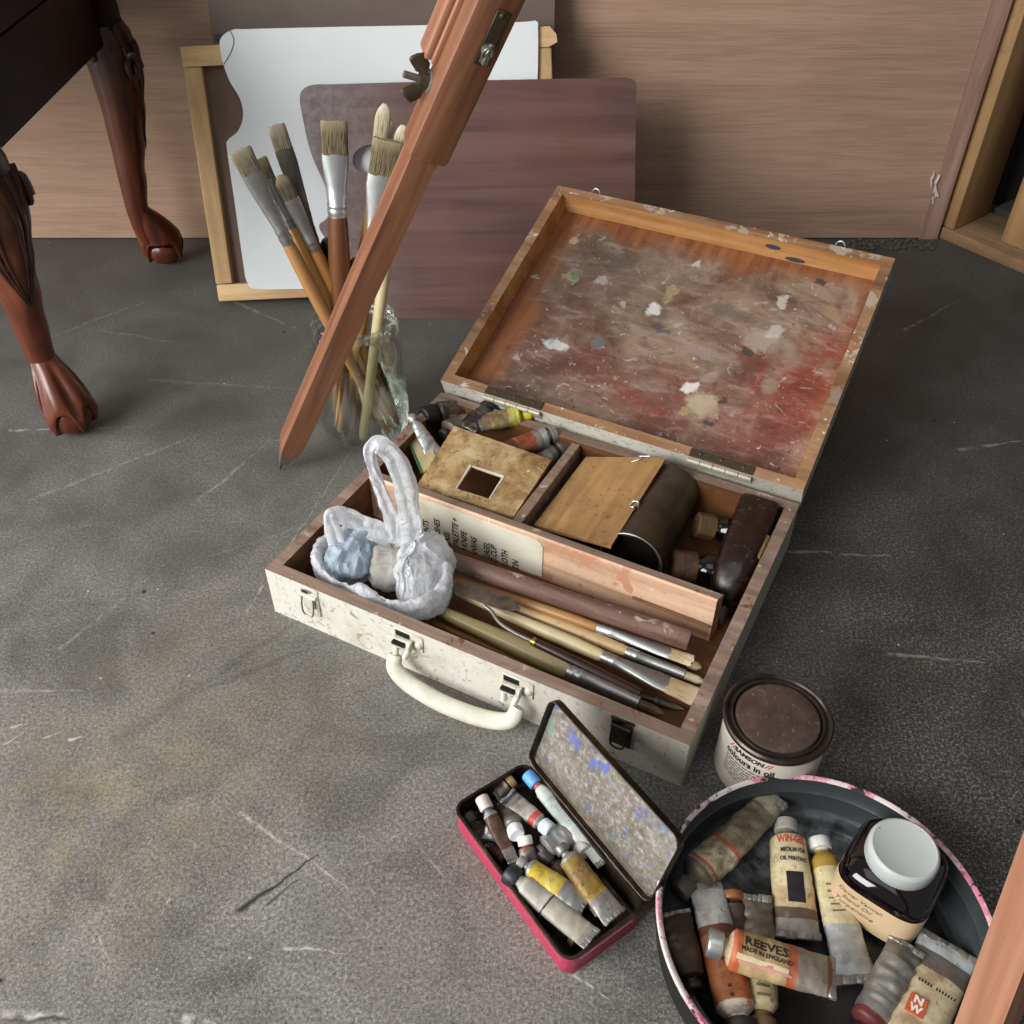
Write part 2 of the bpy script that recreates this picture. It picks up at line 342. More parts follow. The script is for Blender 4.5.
# ------------------------------------------------------------------ chair with cabriole legs
MAH = wood('mahogany', ['3a170b', '5c2a16', '7a4025'], 2, 40, 9, .3, .0, spec=.6)
MAHD = wood('dark_mahogany', ['100504', '1b0805', '2a0e08'], 0, 40, 9, .5, .0, spec=.2)
MAHC = wood('stained_carving', ['1a0a05', '33150b', '4c2413'], 2, 40, 9, .3, .0, spec=.5)
CH = thing('carved_chair', 'dark mahogany chair with carved cabriole legs and claw-and-ball feet', 'chair', Matrix.Translation((-.6, 1.2, 0)))
CHI = CH.matrix_world.inverted()
PROF = [(0., -.006, .013), (.05, -.012, .015), (.075, -.015, .0155), (.1, -.0155, .0165), (.15, -.011, .0195), (.2, -.004, .0235), (.25, .002, .028), (.29, .006, .033), (.32, .006, .035), (.345, .003, .034), (.362, -.002, .031)]
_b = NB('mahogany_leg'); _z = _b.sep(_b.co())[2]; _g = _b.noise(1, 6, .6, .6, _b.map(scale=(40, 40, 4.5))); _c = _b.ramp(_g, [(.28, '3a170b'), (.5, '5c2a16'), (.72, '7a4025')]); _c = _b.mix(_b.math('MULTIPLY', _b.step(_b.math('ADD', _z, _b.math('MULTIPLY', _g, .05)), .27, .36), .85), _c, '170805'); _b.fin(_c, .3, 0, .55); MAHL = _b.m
def cab_leg(px_, py__, od):
    base = CHI @ V((px_, py__, 0)); od = V((od[0], od[1], 0)).normalized(); sd = V((-od.y, od.x, 0)); R = []
    for k in range(41):
        z = .045+(.362-.045)*k/40; o1 = curve1([(a, b) for a, b, c in PROF], z); r = curve1([(a, c) for a, b, c in PROF], z); ring = []
        for i in range(24):
            a = 2*PI*i/24; rr = r*(1+.10*max(0, math.cos(a))**6*(z > .12)); ring.append(base+V((0, 0, z))+od*(o1+rr*math.cos(a)*1.02)+sd*(rr*math.sin(a)))
        R.append(ring)
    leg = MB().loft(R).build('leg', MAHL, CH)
    f = MB(); bc = base+od*.006+V((0, 0, 0)); f.ball(bc+od*.004+V((0, 0, .0245)), (.0275, .0275, .0242), 28, 16); R = []
    N = 72; T = (0., 1.15, -1.15, PI)                           # talons spread from the ankle over the ball, webs between them
    for k in range(22):
        q = k/21; ring = []
        for i in range(N):
            a = 2*PI*i/N; near = min(abs((a-t+PI) % (2*PI)-PI) for t in T); tal = math.exp(-(near/.21)**2)
            zl = lerp(.043, .011, tal); z = lerp(.100, zl, q); cr = .0155+(.031-.0155)*(math.sin(min(1, q*1.05)*PI/2)**1.25)
            if z < .03: cr = .031-.006*((.03-z)/.03)**1.5
            r = cr*(1+(.13*tal-.03)*min(1, q*1.6)); knk = .0018*tal*math.exp(-((z-.034)/.009)**2)
            c_ = base+od*lerp(-.0155, .010, min(1, q*1.15)**.8); ring.append(c_+V((0, 0, z))+od*((r+knk)*math.cos(a))+sd*((r+knk)*math.sin(a)))
        R.append(ring)
    R.append([bc+od*.004+V((0, 0, R[-1][i].z-.002))+(R[-1][i]-bc-od*.004-V((0, 0, R[-1][i].z)))*.86 for i in range(N)])
    f.loft(R)
    f.build('claw_foot', MAH, leg)
    c = MB()
    for j, (a0, a1) in enumerate([(-.9, -.15), (-.5, -.08), (-.05, -.02), (.05, .02), (.5, .08), (.9, .15), (-1.4, -.3), (1.4, .3)]):   # acanthus ribs on the knee
        pts = []
        for k in range(14):
            t = k/13; z = .335-.15*t*(1 if j < 6 else .7); a = (a0+(a1-a0)*t)+.35*math.sin(t*PI)*(1 if a0 > 0 else -1)
            o1 = curve1([(q, b) for q, b, _ in PROF], z); r = curve1([(q, s) for q, _, s in PROF], z)+.001
            pts.append(base+V((0, 0, z))+od*(o1+r*math.cos(a)*1.03)+sd*(r*math.sin(a)))
        c.sweep(pts, [(.0045*(1-.6*k/13), .0032) for k in range(14)], up=od, seg=8)
    for s in (-1, 1):                                             # curled scrolls either side of the knee
        pts = []
        for k in range(26):
            a = k/25*2.4*PI; r = .021*(1-k/34); pts.append(base+od*(.016+.5*r*math.cos(a))+sd*s*(.038+.001*k/25)+V((0, 0, .305+r*math.sin(a)))) 
        c.sweep(pts, [.006*(1-.4*k/25) for k in range(26)], up=sd, seg=8)
    c.build('carving', MAHC, leg)
LX, LY = (-.565, -1.06), (.992, 1.424)
for x_ in LX:
    for y_ in LY: cab_leg(x_, y_, (1 if x_ > -.8 else -1, 1 if y_ > 1.2 else -1))
def wl(a, b): return (V(a)-CH.location, V(b)-CH.location)
for nm, a, b in (('seat_rail', (-.587, .985, .338), (-.553, 1.431, .43)), ('seat_rail', (-1.072, .985, .338), (-1.038, 1.431, .43)), ('seat_rail', (-1.05, .975, .338), (-.575, 1.005, .43)), ('seat_rail', (-1.05, 1.411, .338), (-.575, 1.441, .43))):
    MB().bbox(*wl(a, b), .004).build(nm, MAHD, CH)
MB().bbox(*wl((-1.07, .978, .4305), (-.5535, 1.438, .5)), .004, 2).build('seat', MAHD, CH)
cb = [MB().bbox(*wl((x_-.024, y_-.024, .337), (x_+.026, y_+.026, .431)), .008, 3).build('corner_post', MAHD, CH) for x_ in LX for y_ in LY]
blk = MB(); s_ = V((-.6, 1.385, .318))-CH.location; blk.bbox(s_, s_+V((.03, .03, .02)), .003); blk.build('corner_block', wood('bare_block', ['5d4a36', '85694b', '9b7d5c'], 0, 40, 8, .7), CH)
# ------------------------------------------------------------------ boards leaning on the wall
FRP = wood('frame_pine', ['a07c50', 'b9976a', 'cbac80'], 1, 40, 14, .6, .25)
FRPX = wood('frame_pine_rail', ['a9855a', 'c8a678', 'd9bb8c'], 0, 40, 14, .6, .2)
HARD = plain('hardboard', '6d554a', .7, 0, .22, 45)
# brown board behind everything
bl = V((-.422, 1.383, 0)); bu = V((0, .116, .5)).normalized(); MBk = frame(bl, (1, 0, -.0), bu)
o = MB().bbox((0, 0, 0), (.482, .56, .005), .001, 1).build('leaning_board', plain('old_board', '62544c', .65, 0, .3, 16), None, MBk); tag(o, 'plain dark grey-brown board standing behind the white palette and canvas', 'board')
rb = MB(); rb.box((.004, .335, .0051), (.478, .345, .0058)); rb.build('scored_line', plain('scored', '3d3630', .7), o)
# stretched canvas seen from the back
BL = V((-.4435, 1.293, 0)); TL = aty(204, 52, 1.424); TR = aty(580, 31, 1.424)
vdir = (TL-BL); udir = (TR-TL); Hc = vdir.length; Wc = udir.length; udir = (udir.normalized()+.0*vdir).normalized()
MC = frame(BL, udir, vdir, None); lift = -min((MC @ V(p)).z for p in ((0, 0, 0), (0, 0, -.018), (Wc, 0, 0), (Wc, 0, -.018)))
MC = Matrix.Translation((0, 0, lift)) @ MC
CV = thing('canvas_frame', 'pale pine stretcher frame with brown board back, leaning behind the white palette', 'canvas', MC)
for nm, a, b, m in (('stile', (0, .026, -.018), (.026, Hc-.026, 0), FRP), ('stile', (Wc-.034, .026, -.018), (Wc-.008, Hc-.026, 0), FRP)): MB().bbox(a, b, .0015, 1).build(nm, m, CV)
MB().bbox((0, 0, -.018), (Wc, .0255, 0), .003, 2).build('rail', FRPX, CV)
tr_ = MB(); e = .03
tr_.prism([(0, Hc-.0255), (Wc-.012, Hc-.0255), (Wc, Hc-.02), (Wc-.001, Hc-.01), (Wc-.01, Hc), (0, Hc)], -.018, 0); tr_.build('rail', FRPX, CV)
MB().box((.02, .02, -.0175), (Wc-.02, Hc-.02, -.012)).build('back_panel', HARD, CV, smooth=False)
# palettes
def palette(name, label, M, pts, th, mat, edge, hole=None, smooth_pts=True):
    P = catmull([(x, y, 0) for x, y in pts], 6)[:-1]; out = [(p.x, p.y) for p in P]
    bm = bmesh.new(); vs = [bm.verts.new((x, y, 0)) for x, y in out]; es = [bm.edges.new((vs[i], vs[(i+1) % len(vs)])) for i in range(len(vs))]
    if hole:
        cx, cy, rx, ry, an = hole; hv = []
        for k in range(28):
            a = 2*PI*k/28; x = rx*math.cos(a); y = ry*math.sin(a); hv.append(bm.verts.new((cx+x*math.cos(an)-y*math.sin(an), cy+x*math.sin(an)+y*math.cos(an), 0)))
        es += [bm.edges.new((hv[i], hv[(i+1) % 28])) for i in range(28)]
    bmesh.ops.triangle_fill(bm, edges=es, use_beauty=True)
    r = bmesh.ops.extrude_face_region(bm, geom=bm.faces[:]); bmesh.ops.translate(bm, verts=[g for g in r['geom'] if isinstance(g, bmesh.types.BMVert)], vec=(0, 0, -th))
    bmesh.ops.recalc_face_normals(bm, faces=bm.faces[:]); bm.verts.index_update()
    mb = MB(); fs = [[v.index for v in f.verts] for f in bm.faces]; mi = [0 if abs(f.normal.z) > .7 else 1 for f in bm.faces]
    mb.add([v.co.copy() for v in bm.verts], fs, mi); bm.free()
    o = mb.build(name, [mat, edge], None, M, smooth=False); return tag(o, label, 'palette')
def outline(M, pxs): return [tuple(onplane(x, y, M)[:2]) for x, y in pxs]
WHT = NB('white_palette_paint'); f = WHT.noise(5, 4, .6); WHT.fin(WHT.mix(f, 'c9cfd0', 'dde1e0'), .45); WHT = WHT.m
MW = MC @ Matrix.Translation((0, 0, .0057))
pw = outline(MW, [(222, 60), (220, 40), (232, 30), (250, 29), (330, 27), (430, 25), (520, 22), (536, 21), (538, 30), (538, 60), (537, 82), (530, 150), (520, 280), (505, 287), (400, 288), (300, 289), (256, 289), (247, 282), (243, 262), (235, 205), (227, 150), (228, 140), (238, 131), (243, 116), (240, 99), (229, 80), (222, 60)])
ow = palette('white_palette', 'large white rectangular painting palette with a wavy thumb notch, leaning on the canvas frame', MW, pw, .0055, WHT, plain('palette_edge', '9b8a6d', .6))
th_ = outline(MW, [(224, 64), (231, 52), (234, 40), (230, 31)]); tb = MB().sweep(catmull([(x, y, .0002) for x, y in th_], 5), .0007, seg=6); tb.build('pencil_arc', plain('pencil', '6f706f', .8), ow)
def dark_pal():
    b = NB('purple_brown_palette'); g = b.noise(1, 6, .6, .6, b.map(scale=(1.6, 34, 34))); g2 = b.noise(6, 5, .6)
    c = b.ramp(g, [(.3, '442f2d'), (.5, '5f4541'), (.7, '755850')]); c = b.mix(b.math('MULTIPLY', b.step(g2, .42, .68), .6), c, '6a3d30')
    x, y, z = b.sep(b.co()); lf = b.step(b.math('ADD', x, b.math('MULTIPLY', g2, .12)), .2, .03)
    c = b.mix(b.math('MULTIPLY', lf, .8), c, b.ramp(b.noise(60, 5, .7), [(.4, '5d5758'), (.6, '858184')]))
    b.fin(c, b.ramp(g2, [(.35, .28), (.65, .5)]), 0, .5); return b.m
d0 = V((-.291, 1.2585, 0)); MD = frame(d0, (1, 0, 0), (0, .122, .3)); l2 = -min((MD @ V((0, 0, 0))).z, (MD @ V((0, 0, -.006))).z); MD = Matrix.Translation((0, 0, l2)) @ MD
pdk = outline(MD, [(300, 104), (301, 92), (312, 85), (340, 84), (450, 81), (600, 78), (628, 78), (636, 84), (636, 100), (635, 180), (633, 300), (631, 312), (620, 317), (500, 318), (420, 319), (360, 319), (341, 314), (337, 290), (331, 250), (319, 227), (327, 218), (329, 206), (325, 186), (310, 150), (300, 104)])
hc = onplane(370, 158, MD); hr = onplane(352, 160, MD)
od = palette('dark_palette', 'purple-brown wooden painting palette with an oval thumb hole, standing in front of the white one', MD, pdk, .006, dark_pal(), plain('palette_edge_dark', '3c2b25', .6), (hc.x+.001, hc.y-.001, .026, .0185, .2))
# ------------------------------------------------------------------ easel: three legs meeting above the picture
EW = wood('easel_mahogany', ['5d3a28', '7f533b', '97694d'], 0, 60, 16, .42, .08, spec=.5)
EW2 = wood('easel_pale', ['82553f', '9d6d54', 'ae8065'], 0, 60, 16, .45, .06, spec=.5)
APEX = V((.39, .66, 1.38))
ES = thing('easel', 'reddish mahogany folding easel with one leg crossing in front of the brush jar', 'easel', Matrix.Translation((.2, .6, 0)))
EI = ES.matrix_world.inverted()
def legframe(T, th):
    t = (APEX-T).normalized(); c = (EYE-(T+t*.3)); c = (c-t*c.dot(t)).normalized(); r = t.cross(c).normalized()*-1
    if (RT.dot(r)) < 0: r = -r
    a = math.radians(th); nf = c*math.cos(a)+r*math.sin(a)
    return EI @ frame(T, t, t.cross(nf)*-1, nf)          # x up the leg, z towards the viewer
def bar(mb, x0, x1, y0, y1, z0, z1, r=.002, mi=0): return mb.bbox((x0, y0, z0), (x1, y1, z1), r, 2, mi)
T1 = at(280, 469, 0); F1 = legframe(T1, 24); G1 = ES.matrix_world @ F1
def along(yt):                                              # how far up leg one the photo shows this row
    return min((abs(px(T1+(APEX-T1).normalized()*(k*.005))[1]-yt), k*.005) for k in range(10, 260))[1]
LN = (APEX-T1).length; s = .0125; xs = along(151)
m = MB(); m.loft([[(x, y*k, z*k) for y, z in ((-s, -s), (s, -s), (s, s), (-s, s))] for x, k in ((.03, .62), (.05, .95), (.056, 1.), (xs+.05, 1.))]); m.build('leg', EW, ES, F1, angle=20)
m = MB(); m.loft([[(x, y*k, z*k) for y, z in ((-s, -s), (s, -s), (s, s), (-s, s))] for x, k in ((.014, .36), (.017, .42), (.03, .63))]); m.build('leg_ferrule', M_['dull_steel'], ES, F1, angle=20)
m = MB(); m.sweep([(.0, 0, 0), (.016, 0, 0)], [.0006, .0016], seg=8); m.build('spike', M_['dark_metal'], ES, F1)
# outer sliding sleeve: a wide front board and a narrow side strip with a slot between them
m = MB(); bar(m, xs, LN-.02, -.0185, .0185, -.0135, .0215, .005); sl = m.build('sleeve', EW, ES, F1)
sg = [+1, -1][0]
yl = -1 if (G1.to_3x3() @ V((0, 1, 0))).dot(RT) > 0 else 1     # the side that shows on the left in the photo
a_, b_ = sorted((yl*.0222, yl*.0285)); m = MB(); bar(m, along(74), LN-.05, a_, b_, -.027, -.005, .002); bar(m, along(74), LN-.06, *sorted((yl*.017, yl*.0226)), -.027, -.001, .001); m.build('side_strip', EW2, ES, F1)
# wing nut on its bolt
xw = along(88); W0 = V((xw, yl*.0185, -.002)); o_ = V((0, yl, 0)); zz = V((0, 0, 1)); xx = V((1, 0, 0))
m = MB(); m.sweep([W0, W0+o_*.0015], .0095, up=xx, seg=20); wash = m.build('washer', M_['steel'], ES, F1)
m = MB(); m.sweep([W0+o_*.0015, W0+o_*.022], .003, up=xx, seg=12); m.build('bolt', M_['dull_steel'], ES, F1)
m = MB(); m.sweep([W0+o_*.0015, W0+o_*.009], [.0068, .0048], up=xx, seg=16)
for sg in (-1, 1):
    u = (xx*.9*sg+zz*-.35*sg).normalized(); m.sweep(catmull([W0+o_*.004+u*.003, W0+o_*.008+u*.009, W0+o_*.0145+u*.0145, W0+o_*.0165+u*.017], 4), [(.0048, .0024)]*4+[(.0068, .0022)]*6+[(.0062, .002), (.0046, .0017), (.002, .001)], up=u.cross(o_), seg=12, twist=PI/2*0)
m.build('wing_nut', M_['bronze'], ES, F1)
# latch plate on the front face
xl = along(14); yo_ = -yl*.0045; m = MB(); m.bbox((xl-.026, yo_-.006, .0215), (xl+.02, yo_+.006, .023), .001, 1)
for q in (-.022, .016): m.ball((xl+q, yo_, .023), (.0025, .0025, .0012), 10, 6)
lp = m.build('latch_plate', M_['bronze'], ES, F1)
m = MB(); m.T = Matrix.Translation((0, yo_, 0)); m.sweep([(xl-.012, 0, .023), (xl-.012, 0, .028)], .005, up=(1, 0, 0), seg=14); m.bbox((xl-.022, -.0025, .0265), (xl-.004, .0025, .0305), .001, 1); m.sweep(catmull([(xl-.016, .004, .029), (xl-.008, .007, .034), (xl-.004, .002, .034), (xl-.012, -.002, .031)], 5), .0012, seg=8); m.build('catch', M_['dull_steel'], lp)
# second leg (lower right corner) and the rear one
T2 = V((.264, .164, 0)); F2 = legframe(T2, -18); L2 = (APEX-T2).length; s = .0118
m = MB(); m.loft([[(x, y*k, z*k) for y, z in ((-s, -s), (s, -s), (s, s), (-s, s))] for x, k in ((.02, .5), (.05, 1.), (L2-.3, 1.))]); m.build('leg', EW2, ES, F2, angle=20)
m = MB(); bar(m, L2-.42, L2-.02, -.0175, .0175, -.0125, .021, .004); m.build('sleeve', EW, ES, F2)
T3 = V((1.12, .72, 0)); F3 = legframe(T3, 0); L3 = (APEX-T3).length
m = MB(); bar(m, .0, L3-.02, -.012, .012, -.012, .012, .003); m.build('leg', EW, ES, F3)
m = MB(); A = EI @ APEX; m.bbox(A-V((.04, .03, .04)), A+V((.04, .03, .03)), .006); m.build('top_block', EW, ES)
# ------------------------------------------------------------------ glass jar
def glass(name, tint, mixk=.12, rough=.02):
    b = NB(name); nt = b.nt; nt.nodes.remove(b.b)
    fr = b.n('LayerWeight', {0: .35}).outputs['Fresnel']
    t = b.n('BsdfTransparent', {0: tint}).outputs[0]; g = b.n('BsdfGlossy', {0: 'ffffff', 'Roughness': rough}).outputs[0]
    m = b.n('MixShader', {0: b.math('ADD', b.math('MULTIPLY', fr, .5), mixk*.3, 0, True), 1: t, 2: g}).outputs[0]
    nt.links.new(m, b.out.inputs[0]); return b.m
GL = glass('jar_glass', 'f8fbf8', .05); bpy.context.scene.cycles.transparent_max_bounces = 32; bpy.context.scene.cycles.max_bounces = 16
JX, JY = -.1856, .99
JR = thing('glass_jar', 'clear glass screw-top jar packed with paint brushes, behind the easel leg', 'jar', Matrix.Translation((JX, JY, 0)))
po = [(.0, .0005), (.040, .0005), (.050, .002), (.0545, .008), (.0555, .018), (.0555, .112), (.054, .122), (.0505, .131), (.0485, .135), (.0485, .139), (.051, .1405), (.0515, .1425), (.049, .1445), (.049, .147), (.0512, .1485), (.0512, .151), (.0488, .153), (.0486, .159), (.0478, .1615), (.0462, .1625)]
pi_ = [(.0445, .161), (.0442, .135), (.0475, .128), (.0515, .116), (.0525, .108), (.0525, .022), (.050, .011), (.042, .0085), (.0, .0095)]
MB().lathe(po+pi_, 64).build('jar_body', GL, JR, angle=70)
# ------------------------------------------------------------------ brushes
def bristle(name, c1, c2, tip):
    b = NB(name); P = b.co(); f = b.noise(1, 4, .6, 0, b.map(scale=(60, 900, 900))); x, y, z = b.sep(P)
    c = b.ramp(f, [(.35, c1), (.6, c2)]); c = b.mix(b.step(x, .012, .0), c, tip); b.fin(c, .8, 0, .2); b.bump(f, .8, .001); return b.m
BR = {'grey': bristle('grey_bristle', '443e33', '827964', '938a74'), 'dark': bristle('dark_bristle', '2f2a21', '6f6450', '8b7e62'), 'pale': bristle('pale_bristle', '8e8266', 'c9bd9c', 'd6cbb0'), 'cream': bristle('cream_bristle', 'a58b62', 'd8c49b', 'e2d3b2'), 'tan': bristle('tan_bristle', '3d3528', '83765a', '958868')}
def handle(name, cols, dirt=.1): return wood(name, cols, 0, 40, 20, .38, dirt, spec=.5)
HD = {'orange': handle('orange_handle', ['8d6338', 'a97b4a', 'b98f60'], .12), 'light': handle('light_handle', ['b98747', 'd2a261', 'ddb378'], .1), 'brown': handle('brown_handle', ['4b2c18', '6b4225', '7d5231'], .15), 'mid': handle('mid_handle', ['7d4f26', 'a06c38', 'b27f49'], .15), 'cream': handle('cream_handle', ['b7a57c', 'd3c396', 'ded1aa'], .15), 'olive': handle('olive_handle', ['8b7a50', 'ac9c6c', 'bbab7d'], .2), 'darkred': handle('dark_red_handle', ['1d0c09', '35160f', '4a2117'], .1), 'speck': handle('bare_handle', ['b5925f', 'cdae7b', 'd9bf92'], .35)}
FE = {'bright': plain('bright_ferrule', 'd2d4d3', .34, .85, .2, 120), 'mid': plain('ferrule', 'a09f9b', .38, .85, .35, 120), 'dark': plain('tarnished_ferrule', '5b564f', .45, .6, .45, 120)}
def brush(label, tip, end, f1, f2, w_tip, w_fer, r_han, shape, bri, fer, han, group, face=None, name='paint_brush', r_end=None):
    # x runs from the bristle tip (0) to the handle end; f1, f2: share of the length where bristle and ferrule stop
    tip = V(tip); end = V(end); L = (end-tip).length; fc = V(face) if face is not None else (EYE-tip)
    ax = (end-tip).normalized(); M = frame(tip, ax, fc.cross(ax)); t = thing(name, label, 'brush', M, group)
    a, b_ = f1*L, f2*L; flat = shape != 'round'; th = .32 if flat else 1.
    if shape == 'pointed': th = .6
    R = []
    for k in range(9):
        q = (k/8)**1.4; x = a*1.04*q; 
        if shape == 'flat': ww = lerp(w_tip, w_fer, q)*(.93 if k == 0 else 1)
        elif shape == 'pointed': ww = w_fer*(.08+.92*min(1, q*1.3)**.7)
        else: ww = w_tip*max(.3, math.sqrt(max(0, 1-(1-min(1, q*2.1+.03))**2)))*(1-.12*q)
        hh = ww*th*(.75+.25*q) if shape == 'flat' else ww*th
        R.append([(x+(.0018*mn.noise(V((i*.9, L*50, k*.3))) if k < 2 else 0)-(.0012*abs(math.sin(i*2.3)) if k == 0 else 0), ww*math.copysign(abs(math.cos(2*PI*(i+.5)/24))**(.6 if shape == 'flat' else 1), math.cos(2*PI*(i+.5)/24)), hh*math.sin(2*PI*(i+.5)/24)) for i in range(24)])
    MB().loft(R).build('bristles', BR[bri], t, angle=50)
    R = []; rh = r_han*.92
    for q, ww, hh in ((0, w_fer*1.02, w_fer*th*1.05), (.15, w_fer*1.03, w_fer*th*1.15), (.5, lerp(w_fer, rh, .55), lerp(w_fer*th, rh, .6)), (.78, rh, rh), (.8, rh*1.08, rh*1.08), (.84, rh*1.08, rh*1.08), (.86, rh, rh), (.9, rh*1.08, rh*1.08), (.94, rh*1.08, rh*1.08), (.96, rh, rh), (1, rh, rh)):
        R.append([(a+(b_-a)*q, ww*math.cos(2*PI*i/24), hh*math.sin(2*PI*i/24)) for i in range(24)])
    MB().loft(R).build('ferrule', FE[fer], t)
    R = []; re = r_end or r_han*.55
    for q, rr in ((0, rh*.97), (.03, r_han*1.0), (.18, r_han*1.12), (.35, r_han*1.05), (.7, lerp(r_han, re, .6)), (.97, re), (.99, re*.8), (1, re*.35)):
        R.append([(b_+(L-b_)*q, rr*math.cos(2*PI*i/18), rr*math.sin(2*PI*i/18)) for i in range(18)])
    MB().loft(R).build('handle', HD[han], t); return t
G = 'brushes standing in the glass jar'
def jarbrush(label, tp, b1, b2, bot, yt, yb, w_tip, w_fer, r_han, shape, bri, fer, han, **k):
    T = aty(*tp, yt); Bm = at(*bot, .0135)
    L0 = math.dist(tp, bot); dx, dy = Bm.x-JX, Bm.y-JY; d = math.hypot(dx, dy)
    if d > .044: Bm.x = JX+dx*.044/d; Bm.y = JY+dy*.044/d
    return brush(label, T, Bm, math.dist(tp, b1)/L0, math.dist(tp, b2)/L0, w_tip, w_fer, r_han, shape, bri, fer, han, G, **k)
jarbrush('flat grey-bristled brush with orange handle, leaning furthest left out of the jar', (240, 151), (249, 169), (281, 232), (390, 436), .965, 1.0, .0125, .0105, .0072, 'flat', 'grey', 'mid', 'orange')
jarbrush('brush with tousled brown bristles and thin light handle, tucked beside the leftmost brush', (259, 160), (267, 176), (287, 220), (398, 432), .985, 1.012, .009, .0075, .0052, 'flat', 'tan', 'mid', 'light')
jarbrush('dark filbert brush with brown handle, in front of the tall dark-ferruled brush in the jar', (280, 176), (290, 195), (311, 241), (404, 425), .975, 1.02, .0095, .0085, .0068, 'filbert', 'dark', 'mid', 'mid')
jarbrush('flat brush with long tarnished ferrule, second tallest on the left of the jar', (276, 126), (280, 145), (312, 232), (376, 425), 1.0, 1.015, .0095, .0095, .0055, 'flat', 'grey', 'dark', 'brown')
jarbrush('very thin dark pointed brush standing in the jar beside the palette notch', (297, 167), (299, 174), (310, 215), (362, 430), 1.005, .995, .0016, .002, .003, 'pointed', 'dark', 'dark', 'mid')
jarbrush('square flat brush with dark brown handle standing upright in the middle of the jar', (334, 121), (334.5, 148), (336, 203), (346, 436), .995, .985, .0138, .0135, .0108, 'flat', 'tan', 'bright', 'brown', r_end=.0045)
jarbrush('white round-tipped filbert brush, tallest in the jar', (385, 105), (382, 134), (372, 190), (336, 425), 1.02, .975, .0088, .0075, .0048, 'filbert', 'pale', 'mid', 'light')
jarbrush('widest flat brush with bright silver ferrule, right of the thumb hole', (389, 141), (384, 169), (369, 237), (340, 432), .985, .97, .0165, .0158, .0075, 'flat', 'tan', 'bright', 'light')
jarbrush('small brush with pale tip and pinkish ferrule peeping out behind the widest flat brush', (391, 122), (390, 131), (386, 160), (352, 430), 1.03, 1.0, .0042, .0038, .0035, 'filbert', 'pale', 'bright', 'light')
jarbrush('pale-tipped brush half hidden behind the easel leg', (403, 126), (399, 152), (391, 210), (362, 444), 1.0, .955, .008, .0075, .0062, 'filbert', 'pale', 'mid', 'cream', r_end=.0055)
def spatula(label, tp, bot, yt, yb, r1, mat, bl):
    T = aty(*tp, yt); Bm = aty(*bot, yb); ax = (Bm-T).normalized(); L = (Bm-T).length; M = frame(T, ax, (EYE-T).cross(ax)); t = thing('palette_knife', label, 'palette knife', M, 'palette knives in the jar')
    MB().sweep([(0, 0, 0), (.003, 0, 0), (.012, 0, 0), (L*.35, 0, 0), (L*.5, 0, 0)], [r1*.4, r1*.8, r1, r1*.9, r1*.55], seg=18).build('handle', mat, t)
    MB().sweep([(L*.5, 0, 0), (L*.6, 0, 0), (L*.68, 0, 0), (L*.9, 0, 0), (L, 0, 0)], [(.0025, .002), (.002, .0016), (.008, .0009), (.0085, .0007), (.003, .0005)], seg=14).build('blade', bl, t)
spatula('palette knife with rounded black handle, tucked behind the brown-handled brush in the jar', (325, 239), (394, 417), 1.0, 1.0, .0085, M_['black'], M_['dark_metal'])
spatula('palette knife with dark olive rounded handle beside the easel leg in the jar', (355, 258), (356, 432), .99, .97, .0068, plain('olive_handle_paint', '4e4731', .5), M_['dull_steel'])
def loose(label, pts, Y, r, mat):
    T = aty(*pts[0], Y[0]); Bm = aty(*pts[1], Y[1]); Bm.z = max(Bm.z, .014); ax = (Bm-T).normalized(); M = frame(T, ax, (EYE-T).cross(ax)); L = (Bm-T).length
    o = MB().sweep([(0, 0, 0), (.002, 0, 0), (L*.5, 0, 0), (L-.004, 0, 0), (L, 0, 0)], [r*.6, r, r*.95, r*.75, r*.4], seg=14).build('wooden_stick', mat, None, M); tag(o, label, 'stick', 'bare sticks low in the jar')
loose('pinkish-brown stick end low in the jar, nearest its left side', ((340, 350), (338, 432)), (1.0, 1.0), .0048, HD['mid'])
loose('second pinkish stick low in the jar, left of the cream handle', ((348, 360), (352, 436)), (.985, .985), .0042, HD['brown'])
loose('thin pale stick low in the jar, right of the cream handle', ((357, 372), (372, 440)), (.958, .958), .003, HD['cream'])
